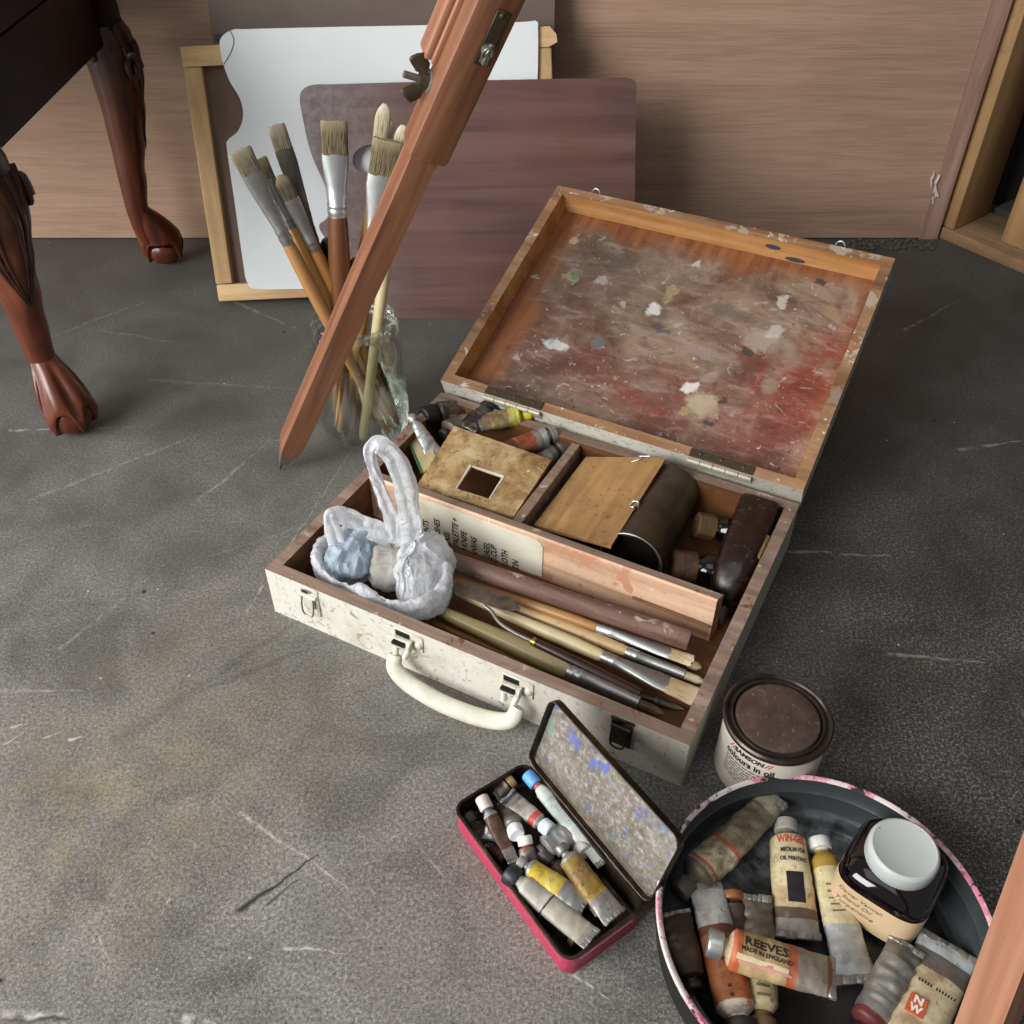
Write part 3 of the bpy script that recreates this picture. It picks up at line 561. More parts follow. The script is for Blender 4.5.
# ------------------------------------------------------------------ paint box
BL_, BW, BH, BT = .4459, .343, .0626, .0128
BA = -.48273; BO = V((-.24622, .67442, 0)); UX = V((math.cos(BA), math.sin(BA), 0)); UY = V((-math.sin(BA), math.cos(BA), 0))
MX = frame(BO, UX, UY); TH = .36146; HZ = .0178; LW = .343
ML = MX @ frame(V((0, BW, BH+HZ)), (1, 0, 0), (0, math.cos(TH), math.sin(TH)))
def bx(x, y, z): 
    p = onplane(x, y, MX, z); return V((p.x, p.y, z))          # photo pixel at height z in the box's own frame
BX = thing('paint_box', 'open wooden paint box, white-painted outside, with a paint-smeared lid and full compartments', 'paint box', MX)
def white_paint():
    b = NB('worn_white_paint'); P = b.co(); f = b.noise(16, 6, .7, .3); f2 = b.noise(120, 5, .7); f3 = b.noise(45, 5, .7, .8, b.map(loc=(4, 2, 9)))
    c = b.mix(f, 'c2beb0', 'dad8ce'); x, y, z = b.sep(P)
    rt = b.step(b.math('ADD', x, b.math('MULTIPLY', f, .12)), .3, .44); c = b.mix(b.math('MULTIPLY', rt, .65), c, '9b958a')  # greyer towards the right end
    c = b.mix(b.math('MULTIPLY', b.step(f, .52, .75), .6), c, 'a79c80'); c = b.mix(b.math('MULTIPLY', b.step(f2, .56, .68), .75), c, '7d7360')
    c = b.mix(b.step(f3, .68, .71), c, '4c4034'); c = b.mix(b.math('MULTIPLY', b.step(b.noise(70, 3, .6, 2.), .63, .66), .6), c, '57493a')
    b.fin(c, .55, 0, .4); b.bump(b.math('ADD', f2, f), .35, .0012); return b.m
WP = white_paint()
RIM = wood('rim_wood', ['6a5446', '90796a', 'ab9483'], 0, 50, 14, .6, .35, specks=[('b59c8b', 34, .62), ('6d4a36', 30, .62), ('d8d0c4', 80, .68), ('4b4648', 60, .7), ('9a6a4a', 45, .68)])
INW = wood('inner_wood', ['442714', '67401f', '7c5230'], 0, 50, 14, .6, .5, specks=[('a08b76', 70, .7)])
ORW = wood('lid_wood', ['9a6636', 'c48e56', 'dcae78'], 0, 40, 16, .5, .25, specks=[('c9c0b0', 26, .7), ('8a8074', 40, .7)])
def walls(mb, x0, y0, x1, y1, z0, z1, t, rim_up=True):
    # four walls; slots: 0 outside, 1 rim, 2 inside
    O = [(x0, y0), (x1, y0), (x1, y1), (x0, y1)]; I = [(x0+t, y0+t), (x1-t, y0+t), (x1-t, y1-t), (x0+t, y1-t)]; n = 14
    for k in range(4):
        a, b = V(O[k]), V(O[(k+1) % 4]); c, d = V(I[k]), V(I[(k+1) % 4])
        for j in range(n):
            p, q = a.lerp(b, j/n), a.lerp(b, (j+1)/n); r, s = c.lerp(d, j/n), c.lerp(d, (j+1)/n)
            w = lambda v, z: (v.x, v.y, z)
            mb.add([w(p, z0), w(q, z0), w(q, z1), w(p, z1), w(r, z0), w(s, z0), w(s, z1), w(r, z1)], [(0, 1, 2, 3), (3, 2, 6, 7), (7, 6, 5, 4)], [0, 1, 2])
m = MB(); walls(m, 0, 0, BL_, BW, 0, BH, BT); m.add([(0, 0, 0), (BL_, 0, 0), (BL_, BW, 0), (0, BW, 0)], [(3, 2, 1, 0)], 0); m.add([(BT, BT, .006), (BL_-BT, BT, .006), (BL_-BT, BW-BT, .006), (BT, BW-BT, .006)], [(0, 1, 2, 3)], 2)
tray = m.build('tray', [WP, RIM, INW], BX, smooth=False)
# lid
m = MB(); DL = .036; walls(m, 0, 0, BL_, LW, -DL, 0, BT); m.add([(0, 0, -DL), (BL_, 0, -DL), (BL_, LW, -DL), (0, LW, -DL)], [(3, 2, 1, 0)], 0)
LRIM = wood('lid_rim_wood', ['6e4a33', '9a7453', 'b58c66'], 0, 50, 14, .6, .35, specks=[('ab9c88', 30, .57), ('cfc6b6', 55, .63), ('8d7a6a', 24, .6), ('a87848', 36, .64)])
LMI = MX.inverted() @ ML
lid = m.build('lid', [WP, LRIM, ORW], BX, LMI, smooth=False)
def painted_panel():
    b = NB('smeared_paint'); P = b.co(); x, y, z = b.sep(P)
    wv = b.map(scale=(60, 3.2, 40)); g = b.noise(1, 6, .6, .5, wv); c = b.ramp(g, [(.3, '673b22'), (.5, '875231'), (.7, '9c6b45')])
    n1 = b.noise(9, 6, .65, .6); n2 = b.noise(22, 6, .7, .8, b.map(loc=(2, 5, 1))); n3 = b.noise(6, 5, .6, .4, b.map(loc=(7, 1, 4))); n4 = b.noise(70, 5, .7)
    ex = b.math('MINIMUM', b.math('MINIMUM', b.math('SUBTRACT', x, .02), b.math('SUBTRACT', .445, x)), b.math('MINIMUM', b.math('ADD', y, .02), b.math('SUBTRACT', .325, y)))
    edge = b.step(b.math('ADD', ex, b.math('MULTIPLY', b.math('SUBTRACT', n1, .5), .11)), .010, .034)
    sm = b.ramp(n1, [(.3, '3d2d28'), (.42, '664d40'), (.5, '7d6858'), (.6, '9a8672'), (.7, '64524a')])
    sm = b.mix(b.step(n3, .5, .62), sm, b.ramp(n2, [(.3, '6a2d23'), (.6, '8b4634'), (.75, '9c6a58')]))
    lowr = b.math('MULTIPLY', b.step(y, .2, .08), b.step(n3, .38, .58)); sm = b.mix(b.math('MULTIPLY', lowr, .8), sm, b.ramp(n2, [(.3, '5c2a26'), (.55, '7c3f38'), (.75, '8f5c52')]))
    lowl = b.math('MULTIPLY', b.step(x, .2, .06), b.step(y, .16, .05)); sm = b.mix(b.math('MULTIPLY', lowl, .6), sm, '5a4a44')
    upl = b.math('MULTIPLY', b.step(x, .26, .12), b.step(y, .13, .22)); sm = b.mix(b.math('MULTIPLY', upl, .75), sm, b.ramp(n2, [(.3, '4a4038'), (.6, '6c6055'), (.75, '857a6c')]))
    st = b.noise(1, 5, .65, .6, b.map(scale=(24, 70, 30), rot=(0, 0, .5))); sm = b.mix(b.math('MULTIPLY', b.step(st, .52, .68), .55), sm, 'a8978b'); sm = b.mix(b.math('MULTIPLY', b.step(st, .46, .32), .5), sm, '3b2a25')
    c = b.mix(b.math('MULTIPLY', edge, .93), c, sm)
    c = b.mix(b.math('MULTIPLY', b.step(n4, .6, .72), b.math('MULTIPLY', edge, .6)), c, 'a8978a'); c = b.mix(b.math('MULTIPLY', b.step(n4, .4, .3), .6), c, '2c201b')
    c = b.mix(b.math('MULTIPLY', b.step(b.noise(34, 4, .6, 1.5, b.map(loc=(9, 3, 3))), .66, .7), b.math('MULTIPLY', edge, .75)), c, 'b7a596')
    c = b.mix(b.step(b.noise(55, 3, .6, 1, b.map(loc=(19, 3, 3))), .72, .74), c, '3c4a68'); c = b.mix(b.step(b.noise(48, 3, .6, 1, b.map(loc=(1, 13, 3))), .73, .75), c, 'c9bfae'); c = b.mix(b.step(b.noise(60, 3, .6, 1, b.map(loc=(1, 3, 23))), .73, .75), c, '1f1b1a')
    for q, sc, th, lo in (('cfc6ba', 95, .66, 4), ('a8a39c', 60, .64, 14), ('d9d3ca', 150, .68, 24), ('8b4a38', 50, .66, 34), ('27201d', 85, .68, 44), ('6f7f8c', 70, .71, 54), ('b39a5e', 80, .72, 64)): c = b.mix(b.math('MULTIPLY', b.step(b.noise(sc, 4, .7, .8, b.map(loc=(lo, 1, 2))), th, th+.04), b.math('MULTIPLY', edge, .85)), c, q)
    wp = b.n('VectorMath', {0: P, 1: b.n('VectorMath', {0: b.noise(75, 4, .65, 0, None, True), 'Scale': .026}, operation='SCALE').outputs[0]}, operation='ADD').outputs[0]
    hgt = n4
    # (pixel, radii, colour, solidity) of the big dabs, laid out on the panel itself
    for (pxy, rx, ry, col, k) in [((703, 405), .021, .019, 'b9a98c', 1.), ((690, 388), .010, .009, 'e9e6df', 1.), ((722, 401), .005, .006, '3a302a', 1.), ((688, 412), .007, .006, 'b09a5a', .8), ((708, 424), .007, .004, '2b3038', .9),
            ((653, 309), .010, .010, 'e6e4e2', 1.), ((556, 345), .018, .008, 'dcdcd8', .95), ((551, 342), .006, .004, '9fb6cc', .9), ((672, 292), .010, .013, 'b3a36a', .75), ((783, 302), .006, .012, 'd8d2c8', .8), ((570, 277), .012, .007, 'a9a374', .85), ((573, 276), .003, .004, '4d9a68', 1.),
            ((602, 281), .010, .008, 'b5b2ac', .8), ((574, 240), .009, .007, 'b9ac8a', .9), ((697, 264), .007, .006, 'd9d3cb', .9), ((760, 340), .022, .020, 'b3a293', .8), ((775, 330), .012, .010, 'd6cdc3', .7), ((730, 312), .03, .010, '6f685f', .7), ((700, 352), .035, .006, '9b8a88', .6), ((748, 350), .008, .007, '231d1b', .9), ((662, 330), .012, .006, '3c4456', .7),
            ((598, 343), .010, .010, '6d7a88', .6), ((822, 282), .008, .004, '2e3136', .9), ((832, 312), .010, .010, 'a08a5c', .7), ((536, 276), .004, .004, '8fb3a2', .9), ((620, 262), .02, .016, '5d564c', .7), ((650, 255), .02, .006, '7a7266', .7), ((770, 385), .008, .014, 'a98e7c', .6), ((790, 360), .014, .012, '9c8270', .6), ((640, 385), .014, .006, '8d8278', .5), ((815, 455), .004, .002, '4b5258', .9)]:
        p = onplane(pxy[0], pxy[1], ML, -.03)
        d = b.n('VectorMath', {0: b.n('VectorMath', {0: b.n('VectorMath', {0: wp, 1: (p.x+.013, p.y+.013, 0)}, operation='SUBTRACT').outputs[0], 1: (1/rx, 1/ry, 0)}, operation='MULTIPLY').outputs[0]}, operation='LENGTH').outputs['Value']
        d = b.math('ADD', d, b.math('MULTIPLY', b.math('SUBTRACT', n4, .5), 1.3)); mk = b.math('MULTIPLY', b.step(d, 1.1, .7), k); c = b.mix(mk, c, b.mix(b.math('MULTIPLY', n4, .5), col, '6b5c4e')); hgt = b.math('ADD', hgt, b.math('MULTIPLY', mk, .5))
    b.fin(c, b.ramp(n2, [(.35, .32), (.65, .6)]), 0, .5); b.bump(hgt, .5, .0015); return b.m
pp = MB().add([(BT, BT, -.0305), (BL_-BT, BT, -.0305), (BL_-BT, LW-BT, -.0305), (BT, LW-BT, -.0305)], [(0, 1, 2, 3)]); pp.box((BT, BT, -.0355), (BL_-BT, LW-BT, -.031))
tag(pp.build('palette_panel', painted_panel(), lid, smooth=False), 'inner lid panel smeared all over with dried oil paint')
m = MB()
for q in [((795, 260), .013, .004, '37404a'), ((773, 247), .010, .004, 'b9a992')]:
    p = onplane(*q[0], ML @ Matrix.Translation((0, LW-BT, 0)) @ Matrix.Rotation(PI/2, 4, 'X'), .0004); m.add([(p.x+q[1]*math.cos(a*PI/8), LW-BT-.0005, p.y+q[2]*math.sin(a*PI/8)) for a in range(16)], [list(range(16))])
m.build('paint_dab', plain('blue_grey_dab', '424a52', .4, 0, .5, 200), lid)
for pxx in ((597, 190), (842, 241)):
    p = onplane(*pxx, ML, 0); m = MB(); m.sweep(catmull([(p.x-.006, LW+.001, -.006), (p.x-.005, LW+.004, .0), (p.x, LW+.006, .003), (p.x+.005, LW+.004, .0), (p.x+.006, LW+.001, -.006)], 5), .0009, seg=8); m.build('wire_loop', M_['steel'], lid)
for x0, x1 in ((onplane(486, 390, ML).x, onplane(541, 410, ML).x), (onplane(690, 452, ML).x, onplane(753, 474, ML).x)):
    m = MB(); m.bbox((x0, .0005, .0001), (x1, BT-.001, .0014), .0004, 1)
    for k in range(3): m.ball((lerp(x0, x1, (k+.5)/3), BT*.55, .0012), (.0022, .0022, .001), 10, 6)
    h_ = m.build('hinge', M_['bronze'], BX, LMI)
    m = MB(); n = 5
    for k in range(n): m.sweep([(lerp(x0, x1, k/n)+.0004, -.0022, -.0035), (lerp(x0, x1, (k+1)/n)-.0004, -.0022, -.0035)], .0032, seg=12)
    m.bbox((x0, -.0012, -.016), (x1, -.0002, -.004), .0003, 1); m.build('hinge_knuckle', plain('painted_hinge', 'a9a493', .5, .3, .5, 120), h_)
# latches on the front
FRT = MX @ frame(V((0, 0, 0)), (1, 0, 0), (0, 0, 1), (0, -1, 0))
LPT = plain('painted_latch', 'cfc9b8', .5, .1, .45, 130, bump=.4); LPD = plain('dark_latch', '3b342b', .5, .5, .6, 130, bump=.4)
for i, pxx in enumerate(((312, 604), (621, 735))):
    p = onplane(*pxx, FRT); mt = (LPT, LPD)[i]
    m = MB(); m.bbox((p.x-.010, -.0016, .024), (p.x+.010, 0, .056), .0006, 1); m.bbox((p.x-.011, -.0016, .0575), (p.x+.011, 0, .062), .0006, 1); la = m.build('latch', mt, BX)
    m = MB(); m.bbox((p.x-.006, -.0045, .036), (p.x+.006, -.0016, .053), .0012, 2); m.sweep([(p.x-.009, -.003, .052), (p.x+.009, -.003, .052)], .0022, seg=10); m.build('latch_tongue', LPT if i == 0 else LPD, la)
    m = MB(); m.sweep(catmull([(p.x-.007, -.004, .051), (p.x-.0075, -.0065, .038), (p.x-.005, -.0075, .029), (p.x+.004, -.0075, .029), (p.x+.0065, -.0065, .038), (p.x+.006, -.004, .051)], 5), .0009, seg=8); m.box((p.x-.004, -.0019, .0555), (p.x+.003, -.0017, .0595)); m.build('latch_loop', M_['dark_metal'] if i else M_['dull_steel'], la)
    m = MB(); m.box((p.x-.009, -.0019, .0500), (p.x-.001, -.0017, .0575)); m.build('keyhole', M_['black'], la)
# carrying handle
hw = plain('painted_handle', 'c3bfae', .5, 0, .3, 70, bump=.6)
pa = onplane(408, 644, FRT); pb = onplane(516, 694, FRT); ua, ub = pa.x, pb.x
hp = [(ua-.006, -.013, .034), (ua-.004, -.020, .024), (ua+.012, -.0245, .0165), (ua+.035, -.027, .0135), ((ua+ub)/2, -.028, .0125), (ub-.03, -.027, .0135), (ub-.008, -.0245, .0165), (ub+.006, -.021, .023), (ub+.009, -.013, .034)]
m = MB(); P = catmull(hp, 6); m.sweep(P, [(lerp(.0066, .0086, math.sin(PI*k/(len(P)-1))**.5), lerp(.0045, .0052, math.sin(PI*k/(len(P)-1)))) for k in range(len(P))], up=(0, -.55, .83), seg=18, ex=2.6); hd = m.build('handle', hw, BX)
for u in (ua, ub):
    m = MB(); m.bbox((u-.014, -.0016, .036), (u+.018, 0, .0575), .0007, 1)
    m.sweep([(u-.011, -.0055, .0455), (u+.008, -.0055, .0455)], .0058, seg=16); m.ball((u+.013, -.0015, .0455), (.0045, .003, .0045), 14, 8); m.sweep([(u-.009, -.006, .044), (u-.006, -.013, .034)], .003, seg=10); m.sweep([(u+.006, -.006, .044), (u+.004, -.013, .034)], .003, seg=10); mo = m.build('handle_mount', LPT, BX)
    m = MB(); m.box((u-.010, -.0125, .0475), (u+.004, -.0018, .0505)); m.box((u-.012, -.0019, .049), (u+.004, -.0017, .056)); m.build('chipped_patch', M_['black'], mo)
# dividers
DIV = wood('divider_wood', ['b58a6a', 'd9b395', 'e6c8ab'], 0, 40, 14, .6, .3, specks=[('d7cfc6', 45, .66), ('9c4a2c', 38, .68), ('8e9096', 50, .7), ('c48f72', 20, .56)])
DV0, DV1 = .1655, .176; DH = BH+.0025; DX1 = .4135
m = MB(); m.add([(BT, DV0, .006), (DX1, DV0, .006), (DX1, DV0, DH-.002), (BT, DV0, DH-.002), (BT, DV1, .006), (DX1+.003, DV1, .006), (DX1+.003, DV1, DH), (BT, DV1, DH), (BT, DV0+.002, DH), (DX1, DV0+.002, DH)],
    [(0, 1, 2, 3), (3, 2, 9, 8), (8, 9, 6, 7), (7, 6, 5, 4), (1, 5, 6, 9, 2), (0, 3, 8, 7, 4)], [0, 0, 1, 2, 1, 1])
dvd = m.build('divider', [DIV, RIM, INW], BX, smooth=False)
m = MB(); m.bbox((.1835, DV1, .006), (.1945, BW-BT, BH-.002), .0008, 1); m.build('divider', [RIM], BX)
m = MB(); m.sweep([(.33, DV0-.002, .03), (.412, DV0-.004, .03)], .0015, seg=8); m.build('split_strip', INW, dvd)
# handwritten list pasted on the divider
PAP = NB('aged_paper'); f = PAP.noise(14, 5, .6); PAP.fin(PAP.mix(PAP.step(f, .5, .72), 'd9d4c2', 'b7ab7c'), .75); PAPER = PAP.m
LR = .2275; m = MB(); zt = DH-.0052
pl = [(.052, .010), (LR, .010), (LR, zt-.008), (LR-.0025, zt-.003), (LR-.008, zt), (.052, zt)]
MPL = frame(V((0, DV0, 0)), (1, 0, 0), (0, 0, 1), (0, -1, 0))
m.prism(pl, .0002, .0009); m.sweep([(x, y, .0006) for x, y in pl], .0006, seg=6); lst = tag(m.build('list_label', PAPER, BX, MPL, smooth=False), 'aged paper list in handwritten capitals, pasted on the long divider')
W_ = ['PAINTS', 'BRUSHES', 'GLASS', 'PALETTE +', 'P KNIFE', 'CANVAS', 'EASEL', 'D.CUP', 'CLOTH', 'TIN']; mb = MB()
ENDS = [(426, 520), (437, 519), (447, 532), (455, 518), (464, 531), (474, 537), (487, 542), (494, 545), (505, 550), (516, 560)]
for k, (s, e) in enumerate(zip(W_, ENDS)):
    vs, fs = text_geo(s, .0102, .15, .88, .0003); xm = max(v[0] for v in vs); p = onplane(e[0], e[1], MX @ MPL, .001)
    mb.add([(p.x-y, p.y+(x-xm), .00115) for x, y in vs], fs)
mb.build('handwriting', M_['ink'], lst, smooth=False)
# ------------------------------------------------------------------ paint tubes
_band = {}
def tube_mat(name, bands, dirt=.5, dcol='4a3220', rough=.5, seed=0):
    # bands: (share of length where the band starts, colour, metallic) along the tube
    b = NB(name); uv = b.sep(b.co('UV')); t = b.math('ADD', uv[0], b.math('MULTIPLY', b.math('SUBTRACT', b.noise(60, 4, .6), .5), .03))
    c = b.ramp(t, [(p, q) for p, q, _ in bands], 'CONSTANT'); me = b.ramp(t, [(p, float(k)) for p, _, k in bands], 'CONSTANT')
    n1 = b.noise(45, 6, .7, .5, b.map(loc=(seed, 1.3*seed, 2))); n2 = b.noise(220, 4, .65, 0, b.map(loc=(seed, 0, 2)))
    d1 = b.math('MULTIPLY', b.step(n1, .46, .68), dirt); n4 = b.noise(18, 4, .6, 1., b.map(loc=(2, seed, 5))); c = b.mix(b.math('MULTIPLY', b.step(n4, .48, .66), dirt*.75), c, dcol); d2 = b.math('MULTIPLY', b.step(n2, .58, .68), min(1, dirt*1.3)); dd = b.math('MAXIMUM', d1, d2)
    c = b.mix(dd, c, dcol); c = b.mix(b.math('MULTIPLY', b.step(n1, .42, .3), .35*dirt), c, 'ded5c0')
    b.fin(c, b.math('ADD', rough-.1, b.math('MULTIPLY', n1, .3)), b.math('MULTIPLY', me, b.math('SUBTRACT', 1, dd)), .5); b.bump(b.math('ADD', n1, b.math('MULTIPLY', n2, .4)), .35, .0012); return b.m
S_ = ('b4b5b4', .85)
def sup(w, h, n=28, ex=2.3):
    o = []
    for i in range(n):
        a = 2*PI*i/n; c, s = math.cos(a), math.sin(a); k = (abs(c)**ex+abs(s)**ex)**(-1/ex); o.append((w*k*c, h*k*s))
    return o
def paint_tube(label, capP, endP, r, bands, group, capcol=None, cap=(.1, .9), flat=.72, crumple=.0008, dirt=.5, dcol='4a3220', text=(), roll=0., fold=True, wide=1.25, neck=None, name='paint_tube', seed=None, patch=(), frame_up=(0, 0, 1), capmat=None, bend=0., rough=.45, nocap=False):
    # x runs from the cap (0) to the crimped end (L); cap = (share of the length taken by the cap, its radius as a share of r)
    A, E = V(capP), V(endP); L = (E-A).length; ax = (E-A).normalized(); up = Matrix.Rotation(roll, 3, ax) @ V(frame_up)
    M = frame(A, ax, up.cross(ax)); t = thing(name, label, 'paint tube', M, group); seed = seed if seed is not None else A.x*97+A.y*31
    lc = cap[0]*L; rc = cap[1]*r; ln = lc+.035*L; ls = ln+.05*L
    def wh(x):
        q = min(1, max(0, (x-ls)/(L-ls))); f0 = lerp(1, flat, min(1, q*4))
        return r*lerp(1/ max(.85, f0**.3), wide, q**1.3), max(.0011, r*f0*(1-q**2.6)**.8)
    def off(x): return bend*math.sin(PI*max(0, (x-ls)/(L-ls)))
    R = []; ts = []; rn = rc*.62
    for x, w_, h_ in ((lc*.9, rn, rn), (ln, rn, rn), (ln+.0002, rn*1.2, rn*1.2), (ls-.02*L, r*.86, r*.86)):
        R.append([(x, y, z+off(x)) for y, z in sup(w_, h_)]); ts.append(x/L)
    n = 34
    def disp(x, y, zp, h_):
        q = (x-ls)/(L-ls); am = crumple*min(1, max(0, q)*3+.15)
        v = mn.noise_vector(V((x*150+seed, y*120, zp*3+seed))); v2 = mn.noise(V((x*55+seed*3, y*50+seed, zp*4.))); tri = abs(((x*95+y*(60 if zp else -70)+seed+.6*v2) % 1)*2-1)-.5
        return v.y*am*.6, am*(v.z+.9*v2+.8*tri*min(1, max(0, q)*1.5)+.7*mn.noise(V((x*320+seed*2, y*60, 5*zp))))*(.4+.6*min(1, abs(h_)/r))*(1 if h_ > .002 else .3)
    for k in range(n+1):
        x = ls+(L-ls)*k/n; w_, h_ = wh(x); ring = []
        for y, z in sup(w_, h_):
            dy, dz = disp(x, y, int(z > 0), h_); ring.append((x, y+dy, z+off(x)+dz))
        R.append(ring); ts.append(x/L)
    MB().loft(R, ts=ts).build('tube_body', tube_mat(name, bands, dirt, dcol, rough, seed), t, angle=60)
    if fold:
        w_, h_ = wh(L); m = MB(); [m.bbox((L-.05*L, -w_+2*w_*j/6, -.0016+off(L)), (L+.0008, -w_+2*w_*(j+1)/6+.0004, .0018+off(L)), .0006, 1) for j in range(6)]; m.jitter(.0012, 130, seed); m.build('crimp', tube_mat('crimp', [(0, '9a9994', .75)], min(.9, dirt*1.2), dcol, .4, seed), t)
    if not nocap:
        m = MB(); seg = 40; P = []
        for x, rr in ((0, rc*.86), (.0008, rc*.97), (.0018, rc), (lc-.0008, rc), (lc, rc*.93)):
            P.append([(x, rr*(1+.025*(i % 2))*math.cos(2*PI*i/seg), rr*(1+.025*(i % 2))*math.sin(2*PI*i/seg)+0) for i in range(seg)])
        m.loft(P); m.build('cap', capmat or plain('cap', capcol or '2a2623', .45, 0, .35, 150), t)
    def surf(x, y, e=.0005):
        w_, h_ = wh(x); q = min(.96, abs(y)/w_); return h_*(1-q**2.3)**(1/2.3)+off(x)+e+disp(x, y, 1, h_)[1]
    for (kind, st, size, xf, yo, mat, *o) in text:
        wd = o[0] if o else 1.; x0 = xf*L
        if kind == 'along': f = lambda a, b, x0=x0, yo=yo: (x0+a, yo+b, surf(x0+a, yo+b))
        elif kind == 'across': f = lambda a, b, x0=x0, yo=yo: (x0-b, yo+a, surf(x0-b, yo+a))
        elif kind == 'inv': f = lambda a, b, x0=x0, yo=yo: (x0+b, yo-a, surf(x0+b, yo-a))
        else: f = lambda a, b, x0=x0, yo=yo: (x0-a, yo-b, surf(x0-a, yo-b))
        lettering([(st, size, 0, 0, 0, wd, size*.03)], f).build('lettering', mat, t, smooth=False)
    for (x0, x1, y0, y1, mat) in patch:
        m = MB(); nx, ny = 10, 8; m.add([(lerp(x0, x1, i/nx)*L, lerp(y0, y1, j/ny), surf(lerp(x0, x1, i/nx)*L, lerp(y0, y1, j/ny), .00025)) for i in range(nx+1) for j in range(ny+1)], [(i*(ny+1)+j, (i+1)*(ny+1)+j, (i+1)*(ny+1)+j+1, i*(ny+1)+j+1) for i in range(nx) for j in range(ny)]); m.build('printed_patch', mat, t)
    return t
# ------------------------------------------------------------------ things in the paint box
def B2W(p): return MX @ V(p)
def top(name, label, cat, mb, mats, M, group=None, **k): return tag(mb.build(name, mats, None, M, **k), label, cat, group)
# viewfinder board
q = [V((.064, .182, .0585)), V((.180, .190, .0555)), V((.178, .287, .063)), V((.058, .276, .076))]
def bil(s, t, dz=0.): return q[0]*(1-s)*(1-t)+q[1]*s*(1-t)+q[2]*s*t+q[3]*(1-s)*t+V((0, 0, dz))
def vf():
    b = NB('paint_spattered_board'); n1 = b.noise(24, 6, .7, .4); n2 = b.noise(160, 5, .7); n3 = b.noise(55, 4, .6, 1, b.map(loc=(3, 3, 3)))
    c = b.ramp(n1, [(.3, '7a5c39'), (.45, 'a58456'), (.58, 'c3aa7e'), (.7, 'cdbf9c')]); c = b.mix(b.math('MULTIPLY', b.step(n2, .54, .68), .8), c, '5b4128'); c = b.mix(b.step(n3, .66, .7), c, 'd8cfae'); c = b.mix(b.step(b.noise(60, 3, .6, .6, b.map(loc=(8, 1, 0))), .7, .73), c, '6b4d6a'); c = b.mix(b.step(b.noise(75, 3, .6, .6, b.map(loc=(1, 8, 0))), .7, .72), c, '2a2019')
    b.fin(c, .6, 0, .35); b.bump(b.math('ADD', n1, n2), .4, .001); return b.m
S0, S1, T0, T1_ = .36, .70, .14, .52; m = MB(); g = [(0, S0, S1, 1), (0, T0, T1_, 1)]
for i in range(3):
    for j in range(3):
        if i == 1 and j == 1: continue
        a = [bil(g[0][i+x], g[1][j+y], -.0035) for x, y in ((0, 0), (1, 0), (1, 1), (0, 1))]; c_ = [p+V((0, 0, .0035)) for p in a]; m.hexa(a+c_)
vfo = top('viewfinder_board', 'paint-spattered square board with a small square window cut in it, lying over the left compartment', 'viewfinder', m, vf(), MX, smooth=False)
m = MB()
for a, b_ in (((S0, T1_), (S1, T1_)), ((S1, T0), (S1, T1_)), ((S0, T0), (S0, T1_))): m.sweep([bil(*a, -.0005), bil(*b_, -.0005)], (.0009, .0018), seg=8, ex=4)
m.build('window_edge', plain('pale_edge', 'cfc8b8', .5, 0, .3, 120), vfo)
# tubes in the left compartment
def bt(label, c, e, zc, ze, r, bands, **k):
    k['dirt'] = min(.9, k.get('dirt', .4)*1.4)
    return paint_tube(label, B2W(bx(*c, zc)), B2W(bx(*e, ze)), r, bands, 'paint tubes in the paint box', **k)
bt('paint tube smeared bright yellow with a yellow cap, in the back left compartment', (531, 413), (480, 424), .066, .058, .0125, [(0, 'd8cf30', 0), (.16, 'd6d244', 0), (.3, 'b5ab57', 0), (.45, '8c7d4c', 0), (.8, '75604a', 0)], capcol='d3c72e', cap=(.16, .62), dirt=.55, dcol='4b3326', wide=1.15)
bt('brick-red paint tube with silver crumpled shoulder beside the yellow one', (556, 433), (502, 452), .060, .054, .0125, [(0, *S_), (.3, '8e8880', .6), (.42, '8c4425', 0), (.75, '6d3320', 0)], capcol='7d7a73', cap=(.12, .8), dirt=.5, dcol='33201a')
bt('grey ringed paint tube end below the brick-red tube, against the cross divider', (566, 444), (520, 475), .045, .036, .0115, [(0, '6a6761', .4), (.4, '8b867d', .5), (.6, '55514b', .3)], capcol='5e5a54', cap=(.2, .95), dirt=.5)
bt('dark crumpled metal paint tube standing behind the yellow one', (497, 401), (467, 428), .060, .052, .0115, [(0, '45403a', .7), (.4, '6a645c', .8), (.7, '3d342e', .5)], capcol='2c2824', cap=(.1, .6), crumple=.002, dirt=.6, dcol='1d1714')
bt('black-capped dark brown paint tube at the far left back corner', (423, 417), (476, 402), .060, .052, .0125, [(0, '3b2b22', 0), (.4, '4d3629', 0), (.8, '2f231d', 0)], capcol='100f0e', cap=(.22, 1.0), dirt=.6, dcol='17110d')
bt('greyish brown flattened paint tube just behind the viewfinder board', (442, 436), (480, 408), .046, .046, .013, [(0, '62584c', 0), (.5, '70655a', .2), (.8, '514538', 0)], capcol='3c352d', cap=(.1, .6), dirt=.5)
bt('bright silver paint tube with a rolled-up stem, left of the viewfinder board', (411, 416), (437, 458), .070, .050, .0062, [(0, 'c9cccc', .95), (.3, 'd0d3d3', .95)], capcol='c8c9c8', cap=(.14, .95), dirt=.15, wide=1.9, crumple=.0016, capmat=M_['steel'], fold=False)
p0, p1, p2, p3 = bx(408, 440, .05), bx(422, 474, .05), bx(437, 460, .056), bx(424, 430, .056)
m = MB(); m.hexa([p0-V((0, 0, .0015)), p1-V((0, 0, .0015)), p2-V((0, 0, .0015)), p3-V((0, 0, .0015)), p0, p1, p2, p3]); cd = top('card_packet', 'small green-edged card standing beside the silver tube in the paint box', 'card', m, plain('buff_card', 'a89a72', .7, 0, .4, 90), MX, smooth=False)
